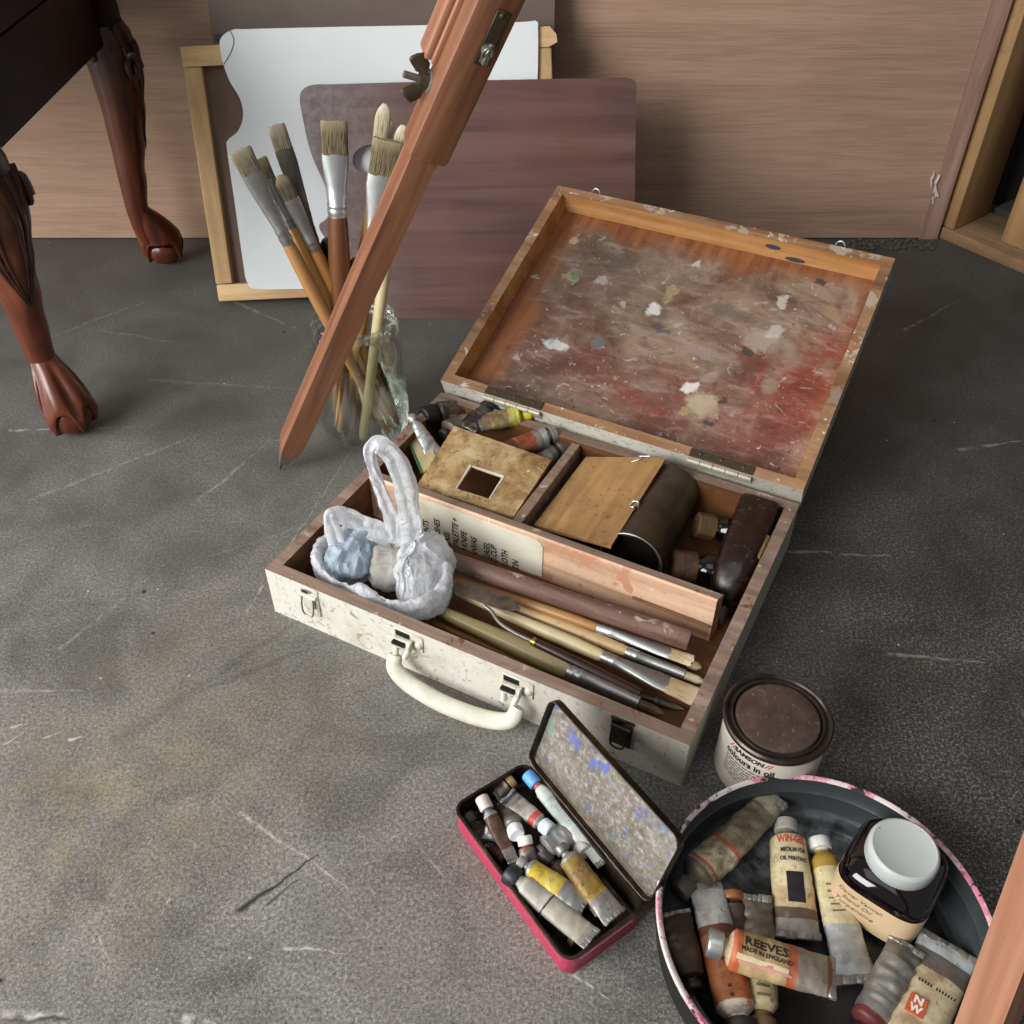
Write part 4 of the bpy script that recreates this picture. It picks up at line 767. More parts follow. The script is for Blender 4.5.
m = MB(); m.sweep([p0+V((0, 0, .0005)), p1+V((0, 0, .0005))], .0013, seg=8); m.build('green_edge', plain('green_edge', '2f5d47', .6), cd)
# small wooden panel with a wire clip, lying on a tin
PNL = wood('panel_wood', ['84603a', 'a27c4e', 'b59263'], 1, 34, 10, .6, .55, specks=[('5c7076', 60, .73)])
TLp, BLp, BRp, TRp = V((.2045, .324, .051)), V((.2005, .198, .046)), V((.2945, .1845, .0685)), V((.2975, .3285, .0815))
m = MB(); dn_ = V((0, 0, -.0042)); m.hexa([BLp+dn_, BRp+dn_, TRp+dn_, TLp+dn_, BLp, BRp, TRp, TLp])
pn = top('sketch_panel', 'small bare wooden sketch panel leaning on the olive tin', 'panel', m, PNL, MX, smooth=False)
def onp(s, t, dz=0.): return BLp*(1-s)*(1-t)+BRp*s*(1-t)+TRp*s*t+TLp*(1-s)*t+V((0, 0, dz))
m = MB(); m.sweep(catmull([onp(.93, .42, .0002), onp(.95, .45, .003), onp(1.01, .45, .003), onp(1.012, .44, -.004), onp(.97, .41, -.005)], 5), .0012, seg=8); m.sweep(catmull([onp(.93, .42, .001), onp(.95, .40, .002), onp(.99, .40, .002)], 4), .0009, seg=8)
m.build('wire_clip', M_['steel'], pn)
m = MB(); m.sweep(catmull([onp(.62, .93, .0005), onp(.72, .97, .002), onp(.66, 1.0, .001), onp(.8, 1.005, .001)], 5), .0008, seg=8); m.build('wire_clip', M_['steel'], pn)
# olive tin lying down
OL = NB('olive_tin'); n1 = OL.noise(30, 6, .65); c = OL.ramp(n1, [(.3, '3b3226'), (.5, '51463a'), (.7, '62563f')]); OL.fin(c, .42, .55, .5); OL.bump(n1, .15, .0006); OLT = OL.m
R_ = .0335; A = V((.3105, .2045, .0405)); Bv = V((.307, .3285, .0405)); ax = (Bv-A).normalized(); Lc = (Bv-A).length; MT = MX @ frame(A, ax, (0, 0, 1))
m = MB(); m.loft([[(x, r*math.cos(2*PI*i/56), r*math.sin(2*PI*i/56)) for i in range(56)] for x, r in ((.003, R_*.90), (.003, R_*.94), (.0, R_*.965), (-.0005, R_*.985), (.0005, R_*1.015), (.0025, R_*1.015), (.0035, R_), (Lc-.003, R_), (Lc-.002, R_*1.015), (Lc, R_*1.015), (Lc, R_*.95), (Lc-.002, R_*.93))])
ot = top('metal_canister', 'dark olive metal canister lying on its side under the sketch panel', 'tin', m, OLT, MT, angle=35)
m = MB(); m.loft([[(x, r*math.cos(2*PI*i/56), r*math.sin(2*PI*i/56)) for i in range(56)] for x, r in ((-.0008, R_*.975), (-.0012, R_*.995), (-.0006, R_*1.02), (.0004, R_*1.018))], cap=False); m.build('rim', M_['dull_steel'], ot)
m = MB(); m.ball((.0026, 0, 0), (.0012, R_*.86, R_*.86), 40, 10); m.build('end_cap', plain('dark_cap', '16130f', .35, .4, .4, 60), ot)
# two little bottles
DG = NB('dark_glass'); DG.fin('0c0705', .12, 0, .6); DGL = DG.m
CAPB = NB('brown_cap'); n1 = CAPB.noise(80, 5, .7); CAPB.fin(CAPB.ramp(n1, [(.3, '32231a'), (.6, '5a4434'), (.75, '7d6754')]), .55, .1, .4); CAPB.bump(n1, .4, .001); CAPM = CAPB.m
def bottle(label, c, e, r, L, seg, rc, capm, lc):
    A, E = B2W(c), B2W(e); ax = (E-A).normalized(); M = frame(A, ax, V((0, 0, 1)).cross(ax)); t = thing('glass_bottle', label, 'bottle', M, 'little bottles in the paint box')
    m = MB(); m.sweep([(lc*.8, 0, 0), (lc+.003, 0, 0), (lc+.006, 0, 0), (lc+.011, 0, 0), (L-.002, 0, 0), (L, 0, 0)], [rc*.7, rc*.7, rc*.8, r, r, r*.9], seg=32); m.build('bottle_body', DGL, t)
    m = MB(); R = []
    for x, k in ((0, .88), (.0012, 1), (lc*.42, 1), (lc*.43, .97), (lc*.47, .97), (lc*.48, 1.02), (lc, 1.02)): R.append([(x, rc*k*math.cos(2*PI*i/seg), rc*k*math.sin(2*PI*i/seg)) for i in range(seg)])
    m.loft(R); m.build('screw_cap', capm, t, angle=25); return t
bottle('little dark bottle with ridged brown screw cap, nearest the long divider', (.350, .222, .032), (.400, .245, .0245), .0175, .045, 36, .0175, CAPM, .0235)
bottle('little dark bottle with faceted brown cap, at the back beside the canister', (.352, .288, .038), (.394, .309, .0265), .0155, .04, 8, .0140, plain('facet_cap', '5b452c', .45, 0, .4, 80), .0195)
# flat dark bottle / case on the right
DB = NB('dark_bakelite'); n1 = DB.noise(40, 6, .7); n2 = DB.noise(140, 4, .7); c = DB.mix(DB.math('MULTIPLY', DB.step(n2, .56, .7), .4), DB.ramp(n1, [(.3, '0d0605'), (.55, '1d0c0a'), (.75, '2f1713')]), '6d5a52'); DB.fin(c, DB.ramp(n1, [(.3, .16), (.7, .42)]), 0, .55); DBM = DB.m
m = MB(); R = []; A = V((.4075, .3285, .0)); 
for t_, w_, zt, z0 in ((0, .0215, .066, .008), (.004, .0225, .0685, .0075), (.4, .0215, .068, .0075), (.66, .021, .067, .0075), (.80, .0205, .063, .0075), (.90, .017, .054, .009), (.96, .013, .045, .013), (.992, .008, .036, .018), (1., .004, .03, .022)):
    y = A.y-t_*.132 if t_ > .01 else A.y-t_*.132; xc = A.x+.006*t_; R.append([(xc+a, y, (zt+z0)/2+b) for a, b in sup(w_, (zt-z0)/2, 36, 7. if t_ < .7 else 3.2)])
m.loft(R); dbo = top('flat_bottle', 'flat dark glossy brown bottle with rounded end, lying along the paint box end wall', 'bottle', m, DBM, MX)
m = MB(); m.sweep([(.4165, .196, .026), (.4175, .184, .024), (.4175, .1795, .024)], [.0045, .0045, .0035], seg=16); m.build('stopper', plain('grey_stopper', '3a3635', .4, 0, .4, 100), dbo)
m = MB(); m.bbox((.4255, .243, .048), (.4325, .279, .0645), .0012); top('cork_piece', 'small brown block of cork wedged between the dark bottle and the box wall', 'cork', m, plain('cork', '8a6d45', .7, 0, .3, 90), MX)
# brushes and rods in the front compartment
GF = 'brushes lying in the front compartment'
def fb(label, tp, b1, b2, e, zt, ze, wt, wf, rh, shape, bri, fer, han, **k):
    T, E = bx(*tp, zt), bx(*e, ze); E.x = max(E.x, .02); L0 = math.dist(tp, e)
    return brush(label, B2W(T), B2W(E), math.dist(tp, b1)/L0, math.dist(tp, b2)/L0, wt, wf, rh, shape, bri, fer, han, GF, face=(0, 0, 1), **k)
def rod(name, label, pts, r, mat, cat, group=None):
    return top(name, label, cat, MB().sweep([V(p) for p in pts], r, seg=22), mat, MX, group)
ROD = wood('worn_rod', ['51382f', '775a4f', '97796b'], 0, 40, 8, .5, .4, specks=[('b9a79d', 50, .62), ('c8beb4', 60, .68), ('b06f3a', 60, .73)])
a, b_ = bx(436, 556, .033), bx(690, 641, .035); ax_ = (b_-a).normalized()
rod('mahl_stick', 'thick worn reddish-brown round stick lying along the divider, topmost in the front compartment', [a-ax_*.06, b_-ax_*.002, b_], [.0096, .0098, .0086], ROD, 'stick')
fb('flat brush with orange handle lying under the worn round stick', (692, 661), (672, 655), (603, 628), (452, 577), .023, .023, .0075, .007, .0052, 'flat', 'cream', 'bright', 'orange')
fb('round pointed brush with speckled bare wood handle, second from the worn stick', (703, 682), (688, 672), (632, 651), (470, 590), .016, .018, .0045, .005, .0062, 'round', 'pale', 'mid', 'speck')
fb('broad flat brush with cream handle and wide pale bristles in the front compartment', (696, 697), (671, 686), (607, 661), (455, 592), .021, .023, .0115, .0098, .0064, 'flat', 'cream', 'mid', 'cream')
fb('brush with very thick pale olive handle, nearest the front wall of the box', (662, 714), (640, 707), (573, 676), (430, 606), .020, .026, .005, .006, .0098, 'round', 'dark', 'mid', 'olive')
fb('thin dark brush low beside the broad cream-handled one', (700, 668), (689, 664), (640, 648), (480, 584), .0085, .009, .005, .0045, .0045, 'round', 'cream', 'dark', 'brown')
fb('dark red-brown brush low at the front right of the compartment', (684, 709), (672, 705), (655, 702), (520, 662), .010, .011, .003, .0035, .0045, 'pointed', 'dark', 'dark', 'darkred')
fb('thin orange-brown brush low against the front wall', (620, 707), (610, 703), (585, 694), (432, 622), .012, .011, .0035, .004, .005, 'round', 'dark', 'dark', 'mid')
# cranked palette knife
K = 'cranked palette knife with a leaf-shaped grey blade and dark red-brown handle, lying across the brushes'
MK = MX; kt = thing('palette_knife', K, 'palette knife', MX)
h0, h1 = bx(534, 642, .036), bx(640, 694, .022)
m = MB(); m.sweep([h0, h0.lerp(h1, .04), h0.lerp(h1, .5), h1], [.0032, .0045, .0058, .005], seg=18); m.build('handle', HD['darkred'], kt)
nk = [bx(534, 642, .036), bx(515, 633, .037), bx(500, 623, .0385), bx(491, 611, .041), bx(484, 606, .042)]
m = MB(); P = catmull(nk, 6); m.sweep(P, .0021, seg=12); m.build('neck', M_['dull_steel'], kt)
m = MB(); d_ = (bx(538, 644, .036)-h0).normalized(); m.sweep([h0-d_*.002, h0+d_*.002], .0044, seg=16); m.build('collar', M_['brass'], kt)
b0, b1 = bx(520, 609, .042), bx(436, 578, .040); m = MB(); P = [b0.lerp(b1, k/14) for k in range(15)]; W2 = [.0008, .0062, .0085, .0095, .0098, .0098, .0096, .0093, .009, .0086, .008, .0072, .006, .0045, .002]
m.sweep(P, [(a_, .0009) for a_ in W2], seg=14); bl = NB('stained_blade'); n1 = bl.noise(60, 5, .7); bl.fin(bl.ramp(n1, [(.3, '4a3f37'), (.6, '756a60'), (.75, 'a09690')]), .45, .5); m.build('blade', bl.m, kt)
# ------------------------------------------------------------------ plastic bag
def bagmat(name, col, tr):
    b = NB(name); nt = b.nt; nt.nodes.remove(b.b); n1 = b.noise(38, 5, .6, 1.6, b.map(scale=(1, 1, .5))); n2 = b.noise(110, 3, .6, 1.4, b.map(scale=(1, 1, .4)))
    r1 = b.math('ABSOLUTE', b.math('SUBTRACT', n1, .5)); r2 = b.math('ABSOLUTE', b.math('SUBTRACT', n2, .5)); bp = b.n('Bump', {'Height': b.math('ADD', r1, b.math('MULTIPLY', r2, .35)), 'Strength': .9, 'Distance': .006}).outputs[0]
    d = b.n('BsdfDiffuse', {0: col, 'Normal': bp}).outputs[0]; tl = b.n('BsdfTranslucent', {0: col, 'Normal': bp}).outputs[0]; t = b.n('BsdfTransparent', {0: 'f4f7f8'}).outputs[0]; g = b.n('BsdfGlossy', {0: 'ffffff', 'Roughness': .18, 'Normal': bp}).outputs[0]
    a = b.n('MixShader', {0: .5, 1: d, 2: tl}).outputs[0]; a = b.n('MixShader', {0: b.math('MULTIPLY', b.step(n1, .3, .7), tr*2.2), 1: a, 2: t}).outputs[0]
    a = b.n('MixShader', {0: b.math('MULTIPLY', b.n('LayerWeight', {0: .3, 1: bp}).outputs['Fresnel'], .5), 1: a, 2: g}).outputs[0]; nt.links.new(a, b.out.inputs[0]); return b.m
BG = bagmat('bag_plastic', 'fafcff', .23); BG2 = bagmat('bag_plastic_blue', 'd3e1ee', .1); RAG = plain('grey_rag', '9b9690', .9, 0, .35, 60, bump=.5)
BAG = thing('plastic_bag', 'crumpled white translucent carrier bag with one handle loop standing up, in the paint box', 'bag', MX)
def ridge(x): return 1-2*abs(x)
_rd = random.Random(5); CREASE = []
for k_ in range(9):
    d_ = V((_rd.gauss(0, 1), _rd.gauss(0, 1), _rd.gauss(0, .7))).normalized(); CREASE.append((d_, [16, 21, 27, 36, 44, 58, 75, 95, 120][k_], _rd.random()*7))
def crease(p):                              # flat facets meeting in sharp creases, like crumpled film
    s = 0
    for d_, f_, o_ in CREASE: s += (abs(((p.dot(d_)*f_+o_+.55*mn.noise(p*f_*.45+V((o_, 0, 0)))) % 1)*2-1)-.5)/f_
    return s
def crinkle(m, amp):
    bm = bmesh.new(); vs = [bm.verts.new(p) for p in m.v]
    for f in m.f:
        try: bm.faces.new([vs[i] for i in f])
        except ValueError: pass
    bm.normal_update()
    for i, v in enumerate(vs): m.v[i] = m.v[i]+v.normal*crease(m.v[i])*amp
    bm.free()
    for p in m.v: p.z = max(p.z, .0068)
    return m
def bag_surface(cx, cy, z0, zr, ru, rv, seed, zin, nst=60, nth=200, inn=.3):
    R = []
    for j in range(nst):
        t = j/(nst-1)
        if t < .62: q = t/.62; k = .45+.55*math.sin(min(1, q*1.35)*PI/2); z = lerp(z0, zr, q**1.1)
        else: q = (t-.62)/.38; k = 1-inn*q**.8; z = zr+.005*math.sin(q*PI)-(zr-zin)*q**1.4
        ring = []
        for i in range(nth):
            a = 2*PI*i/nth; c, s = math.cos(a), math.sin(a); e = (abs(c)**2.4+abs(s)**2.4)**(-1/2.4); aa = a+.5*t
            f = 1+.08*mn.noise(V((c*1.3+seed, s*1.3, t*.6)))+.035*ridge(mn.noise(V((math.cos(aa)*4+seed, math.sin(aa)*4, t*.9))))*(.2+t)+.024*ridge(mn.noise(V((math.cos(aa)*12, math.sin(aa)*12+seed, t*2.2))))
            zz = z+.011*mn.noise(V((c*1.4, s*1.4+seed, 3)))*t+.003*ridge(mn.noise(V((c*5, s*5, t*2+seed))))*t
            ring.append((cx+ru*k*f*c*e, cy+rv*k*f*s*e, max(.0068, zz)))
        R.append(ring)
    return R
m = MB(); m.loft(bag_surface(.095, .063, .008, .060, .073, .045, 2., .050, inn=.14), cap=False); crinkle(m, .055).build('bag_body', BG, BAG, angle=180)
def crumple(c, r, amp, fr, seed, mat, name, lean=0.):
    m = MB(); m.ball((0, 0, 0), 1., 90, 50)
    for i, p in enumerate(m.v):
        d = p.normalized(); k = 1+amp*(mn.noise(d*fr+V((seed, 0, 0)))+.35*ridge(mn.noise(V((d.x*fr*2.2, d.y*fr*2.2+seed, d.z*.9))))+.15*ridge(mn.noise(V((d.x*fr*5, d.y*fr*5+seed, d.z*2)))))
        m.v[i] = V((c[0]+p.x*r[0]*k+lean*p.z, c[1]+p.y*r[1]*k, max(.0075, c[2]+p.z*r[2]*k)))
    return crinkle(m, .075).build(name, mat, BAG, angle=180)
pb_ = bx(352, 553, .050); crumple(pb_, (.022, .032, .02), .34, 1.3, 3., BG2, 'bluish_bunch')
pb_ = bx(394, 566, .040); crumple(pb_, (.03, .024, .018), .3, 1.3, 8., RAG, 'rag')
pb_ = bx(424, 573, .050); crumple(pb_, (.021, .04, .037), .3, 1.1, 14., BG, 'bag_bunch', -.008)
BI = MX.inverted()
def strap(name, pts, wid):
    P = catmull([BI @ aty(x, y, Y) for x, y, Y in pts], 14); n = len(P); vd = BI.to_3x3() @ (EYE-aty(pts[0][0], pts[0][1], pts[0][2])).normalized(); R = []
    for i, p in enumerate(P):
        t = (P[min(i+1, n-1)]-P[max(i-1, 0)]).normalized(); sd = t.cross(vd).normalized(); nr = sd.cross(t); k = i/(n-1)*(len(wid)-1); a = int(min(k, len(wid)-2)); w_ = lerp(wid[a], wid[a+1], k-a); ring = []
        for j in range(40):
            q_ = 2*PI*j/40; c, s = math.cos(q_), math.sin(q_); fo = .0030*(abs(((c*.85+i*.012+.5*mn.noise(p*35)) % 1)*2-1)-.5)+.0012*mn.noise(p*90+V((c*3, 0, 0)))
            ring.append(p+sd*(w_*c*(1+.15*mn.noise(p*90)))+nr*(s*.0011+fo))
        R.append(ring)
    m = MB(); m.loft(R); return crinkle(m, .03).build(name, BG, BAG, angle=180)
strap('handle_loop', [(404, 575, .705), (399, 545, .715), (392, 520, .725), (382, 494, .735), (374, 470, .742), (370, 452, .745), (377, 444, .745), (387, 450, .742), (398, 466, .737), (406, 488, .73), (409, 512, .722), (410, 540, .712), (418, 565, .702), (424, 590, .69)], [.014, .010, .0075, .0065, .006, .0075, .0095, .0105, .011, .0105, .013, .021, .030])
strap('handle_loop', [(344, 560, .70), (336, 542, .708), (330, 522, .716), (331, 514, .718), (345, 516, .722), (362, 524, .722), (380, 533, .718), (396, 546, .712), (404, 560, .70)], [.010, .008, .0065, .0065, .0085, .010, .011, .012, .012])
# ------------------------------------------------------------------ tobacco tin with small tubes
TA, TB, TC, TD = at(453, 808, .028), at(526, 760, .028), at(645, 907, .028), at(568, 962, .028)
tu = (TC-TB+TD-TA).normalized(); tu.z = 0; TLN = ((TC-TB).length+(TD-TA).length)/2; TWD = ((TB-TA).length+(TC-TD).length)/2
tc_ = (TA+TB+TC+TD)/4; tv = V((-tu.y, tu.x, 0)); TV = tv; MTN = frame((tc_.x, tc_.y, 0), tu, tv)        # x along the tin, y towards the lid
TN = thing('paint_tin', 'pink flat tin with its paint-flecked lid open, full of small used paint tubes', 'tin', MTN)
hx, hy, TH_ = TLN/2, TWD/2, .028
def rrect(hx, hy, r, n=6):
    o = []
    for cx, cy, a0 in ((hx-r, hy-r, 0), (-hx+r, hy-r, 90), (-hx+r, -hy+r, 180), (hx-r, -hy+r, 270)):
        for k in range(n+1): a = math.radians(a0+90*k/n); o.append((cx+r*math.cos(a), cy+r*math.sin(a)))
    return o
PK = NB('pink_tin'); P = PK.co(); n1 = PK.noise(60, 5, .7); n2 = PK.noise(200, 4, .7); z = PK.sep(P)[2]
c = PK.mix(PK.math('MULTIPLY', PK.step(n1, .5, .72), .7), 'c63a5e', 'd8697f'); c = PK.mix(PK.step(n2, .64, .7), c, '7d3a3c'); c = PK.mix(PK.step(PK.math('ADD', z, PK.math('MULTIPLY', n2, .004)), .0255, .0262), c, '6f6257'); PK.fin(c, .4, .1, .5); PKM = PK.m
TI = NB('tin_inside'); n1 = TI.noise(50, 5, .7); TI.fin(TI.ramp(n1, [(.3, '1c1612'), (.55, '3d332a'), (.75, '6a5d4e')]), .38, .7); TIM_ = TI.m
m = MB(); rr = lambda k, z: [(x, y, z) for x, y in rrect(hx+k, hy+k, .010+k)]
m.loft([rr(-.0008, 0), rr(0, .0012), rr(0, .0262)], mi=0, cap=False); m.add(rr(-.0008, 0), [list(range(28))], 0)
m.loft([rr(0, .0262), rr(.0012, .0268), rr(.0012, .0276), rr(.0, .0282), rr(-.0014, .0278)], cap=False, mi=1); m.loft([rr(-.0014, .0278), rr(-.0014, .0018), rr(-.004, .0012)], cap=False, mi=1); m.add([(x, y, .0012) for x, y in rrect(hx-.004, hy-.004, .006)], [list(range(28))], 1)
m.build('tin_body', [PKM, TIM_], TN, angle=50)
m = MB(); lw = 0; x = -hx+.02; pale = plain('cream_print', 'd9bcae', .6, 0, .2, 200)
for k in range(3): m.box((-hx+.02, -hy-.0004, .020+k*.0001), (hx-.012, -hy-.0001, .0207))
m.box((hx+.0001, -hy+.012, .019), (hx+.0004, hy-.012, .0197)); m.build('printed_line', pale, TN)
PHI = math.radians(72); MLD = frame(V((0, hy+.0015, .0275)), (1, 0, 0), (0, math.cos(PHI), math.sin(PHI)))    # lid: y up the lid, z faces the tubes
MLDW = MTN @ MLD
LM = NB('paint_flecked_lid'); P = LM.co(); n1 = LM.noise(30, 5, .7, .5); n2 = LM.noise(190, 5, .75); y_ = LM.sep(P)[1]; x_ = LM.sep(P)[0]
c = LM.ramp(n1, [(.3, '5d5649'), (.5, '79736a'), (.7, '928c82')]); c = LM.mix(LM.math('MULTIPLY', LM.step(n2, .5, .66), .7), c, 'b9b3a6'); c = LM.mix(LM.step(n2, .45, .32), c, '5d5446')
for col, sc, th, lo in (('4a66b5', 42, .60, (1, 2, 3)), ('5b79c9', 90, .63, (5, 2, 3)), ('b0484a', 60, .67, (1, 7, 3)), ('b98a96', 50, .64, (3, 2, 8)), ('6d8f86', 46, .63, (9, 2, 1)), ('a9a05e', 70, .7, (2, 9, 4)), ('3d4f8f', 120, .66, (4, 4, 4))):
    c = LM.mix(LM.math('MULTIPLY', LM.step(LM.noise(sc, 4, .65, .8, LM.map(loc=lo)), th, th+.05), .8), c, col)
c = LM.mix(LM.math('MULTIPLY', LM.step(y_, .022, .0), .75), c, '4a4238')
for pxy, r, col in (((568, 740), .012, '3f5cc0'), ((590, 768), .008, '4460bd'), ((659, 829), .012, '5673ad'), ((564, 712), .004, '3d5ab8'), ((612, 790), .006, '4763c4'), ((588, 755), .006, 'b66a7a'), ((634, 858), .004, 'c2566c'), ((605, 813), .006, 'a94a48'), ((650, 845), .008, '7d9a94')):
    p = onplane(*pxy, MLDW); wp = LM.n('VectorMath', {0: P, 1: LM.n('VectorMath', {0: LM.noise(260, 4, .7, 0, None, True), 'Scale': .012}, operation='SCALE').outputs[0]}, operation='ADD').outputs[0]
    d = LM.n('VectorMath', {0: wp, 1: (p.x+.006, p.y+.006, .006)}, operation='DISTANCE').outputs['Value']; c = LM.mix(LM.math('MULTIPLY', LM.step(d, r*1.0, r*.2), LM.step(n2, .38, .58)), c, col)
LM.fin(c, .5, .1, .45); LM.bump(n2, .35, .0006); LMM = LM.m
LW2 = .0755; m = MB(); pr = lambda k, z: [(x, y+LW2/2, z) for x, y in rrect(hx+.0016+k, LW2/2+k, .010+k)]
m.loft([pr(-.001, -.0075), pr(0, -.0065), pr(0, .0)], mi=0, cap=False); m.add(pr(-.001, -.0075), [list(range(28))], 0); m.loft([pr(0, 0), pr(-.0007, .0004), pr(-.0014, 0)], cap=False, mi=1); m.loft([pr(-.0014, 0), pr(-.0014, -.005), pr(-.003, -.0062)], cap=False, mi=1); m.add([(x, y+LW2/2, -.0060) for x, y in rrect(hx-.0014, LW2/2-.003, .007)], [list(range(28))], 2)
m.build('tin_lid', [TIM_, TIM_, LMM], TN, MLD, angle=50)
m = MB()
for x0, x1 in ((-.055, -.03), (.03, .055)): m.sweep([(x0, hy+.002, .0265), (x1, hy+.002, .0265)], .0018, seg=12)
m.build('tin_hinge', TIM_, TN)
def tt(label, c, e, zc, ze, r, bands, **k):
    k['dirt'] = min(.85, k.get('dirt', .4)*1.6); r *= .86; return paint_tube(label, at(*c, zc), at(*e, ze), r, bands, 'small paint tubes in the pink tin', **k)
WT = plain('white_cap', 'd4d2cd', .45, 0, .2, 120)
tt('slim pale mint tube with a bright blue cap in the pink tin', (527, 774), (604, 864), .026, .022, .0068, [(0, 'c2b9b3', 0), (.12, 'b55a58', 0), (.17, 'cfd8d2', 0), (.3, 'bfcbc4', 0), (.6, 'd4d9d3', 0)], capcol='5b9ad8', cap=(.13, 1.0), dirt=.25, dcol='3a3a36', wide=1.1, flat=.5, text=(('along', 'ACRYLIC', .0045, .48, 0, M_['ink']),)[:0])
tt('twisted brown tube with pinkish white cap and blue collar in the pink tin', (481, 797), (514, 862), .029, .018, .0068, [(0, '4467b0', 0), (.2, '5a79b8', 0), (.24, 'b7b5b0', 0), (.32, '59392a', 0), (.8, '9a938c', .6)], capcol='cdbcb5', cap=(.2, .98), dirt=.5, dcol='39241b', wide=.8, flat=.5, crumple=.0012)
tt('dark tube with a round white cap facing up, amid the pink tin', (517, 836), (507, 803), .027, .016, .0082, [(0, '8d8b86', .6), (.5, '6f6a62', .6)], capcol='dfe3e6', cap=(.24, .95), dirt=.5)
tt('grey-white tube with a red band and pale blue cap in the pink tin', (551, 831), (507, 796), .026, .022, .0078, [(0, '6d7fb5', 0), (.2, 'b9b6b0', 0), (.28, 'b8473c', 0), (.4, 'a9a59e', .1), (.75, '94908a', .5), (.88, '4a5058', .6)], capcol='ccd6de', cap=(.19, .95), dirt=.4, dcol='3c322b')
tt('stubby tube with squarish white cap and red collar, beside the yellow one', (524, 836), (530, 866), .024, .014, .0072, [(0, 'a34a38', 0), (.42, '8d877c', .6)], capcol='e0ded9', cap=(.32, .98), dirt=.4)
tt('small tube with bright yellow label and silver tail in the pink tin', (518, 861), (586, 905), .026, .020, .0092, [(0, *S_), (.2, 'd2b338', 0), (.36, 'd9c04a', 0), (.42, 'cbb758', 0), (.6, 'd5b63d', 0), (.64, *S_)], capcol='8d8a82', cap=(.1, .7), dirt=.3, text=(('across', 'LEMON', .0038, .5, 0, M_['ink'], .9),)[:0])
tt('small tube with dirty gold label, cap towards the crumpled silver tube in the pink tin', (559, 846), (615, 918), .029, .019, .0098, [(0, *S_), (.2, 'a98b3f', 0), (.3, '9b7b3d', 0), (.5, 'b08d34', 0), (.66, 'c09a2c', 0), (.7, 'a9a69f', .7)], capcol='a09d96', cap=(.1, .68), dirt=.5, dcol='4f3920', capmat=M_['dull_steel'])
tt('wide crumpled silver tube lying across behind the gold one in the pink tin', (540, 853), (582, 822), .018, .021, .0115, [(0, *S_)], capcol='4c4843', cap=(.08, .6), crumple=.0022, dirt=.2, wide=1.35)
tt('tube with a round white disc cap, right of the crumpled silver one', (586, 853), (570, 838), .022, .014, .0075, [(0, *S_)], capcol='c9c6c0', cap=(.4, 1.), dirt=.3)
tt('long beige-white tube with black cap and a black ring in the pink tin', (507, 872), (592, 940), .024, .020, .0098, [(0, 'b9b5ab', 0), (.2, 'c4c0b4', 0), (.48, '2f3436', 0), (.5, 'b7b1a0', 0), (.9, 'a79f8e', .2)], capcol='1e2526', cap=(.14, 1.), dirt=.2, dcol='5c5040', flat=.6, wide=1.15)
tt('dark brown tube with ridged cap between the yellow and gold tubes in the pink tin', (541, 851), (590, 900), .016, .012, .0085, [(0, '2d2521', .2), (.3, '3a2620', 0), (.7, '2a1d18', 0)], capcol='2b2826', cap=(.24, .95), dirt=.4)
tt('reddish brown leaf-like flattened tube at the left side of the pink tin', (512, 862), (496, 842), .012, .013, .0085, [(0, '4b241b', 0), (.3, '5a2b20', 0)], capcol='2f2019', cap=(.1, .6), dirt=.5, dcol='2a1712')
tt('dark grey crumpled tube in the front corner of the pink tin', (578, 942), (548, 908), .012, .010, .009, [(0, '4a4a4a', .6), (.5, '3d3d3c', .5)], capcol='6b5c44', cap=(.16, .9), crumple=.0022, dirt=.3, dcol='151413')
tt('dark tube with black ridged cap at the left corner of the pink tin', (466, 815), (488, 845), .017, .010, .0085, [(0, '35302b', .5)], capcol='2b2826', cap=(.3, .95), dirt=.4)
tt('dark tube with tan cap at the back corner of the pink tin', (514, 779), (495, 795), .020, .014, .0075, [(0, '6d665c', .6), (.5, '4b463f', .5)], capcol='8a6d49', cap=(.3, .9), dirt=.4)
tt('little crumpled foil end beside the twisted brown tube', (493, 822), (490, 840), .017, .016, .006, [(0, 'd0cfcb', .7)], capcol='c9c8c4', cap=(.2, .8), crumple=.0025, dirt=.4, dcol='2a2420')
tt('thin silver tube tail pointing between the yellow and gold tubes', (567, 876), (602, 912), .010, .012, .006, [(0, *S_)], capcol='5d5a54', cap=(.12, .8), dirt=.3)
# ------------------------------------------------------------------ round paint can
CX, CY, CR, CHH = .2258, .490, .0448, .0735
CN = thing('paint_can', 'cream-labelled round paint can with a brown lid, beside the right end of the paint box', 'paint can', Matrix.Translation((CX, CY, 0)))
cm = NB('can_label'); P = cm.co(); n1 = cm.noise(20, 5, .6); c = cm.mix(cm.step(n1, .45, .75), 'd9d2c5', 'b9b0a2'); cm.fin(c, .45)
MB().lathe([(0, .0006), (.040, .0006), (.0425, .0), (.0442, .0012), (.0442, .003), (CR-.001, .004), (CR-.001, .0655), (CR, .0665), (CR+.0012, .068), (CR+.001, .070)], 72).build('can_body', [cm.m], CN)
lb = NB('brown_lid'); n1 = lb.noise(60, 6, .7); n2 = lb.noise(200, 4, .7); c = lb.ramp(n1, [(.3, '463630'), (.55, '5a4841'), (.75, '6d5c54')]); c = lb.mix(lb.step(n2, .62, .68), c, '85766a'); c = lb.mix(lb.step(lb.noise(40, 3, .6, 1, lb.map(loc=(3, 2, 1))), .71, .73), c, 'c9bfb4'); lb.fin(c, .45, .35); lb.bump(n2, .25, .0008)
rm = NB('can_rim'); n1 = rm.noise(50, 5, .6); rm.fin(rm.ramp(n1, [(.3, '2b2421'), (.6, '4d443f'), (.8, '77706a')]), .35, .7)
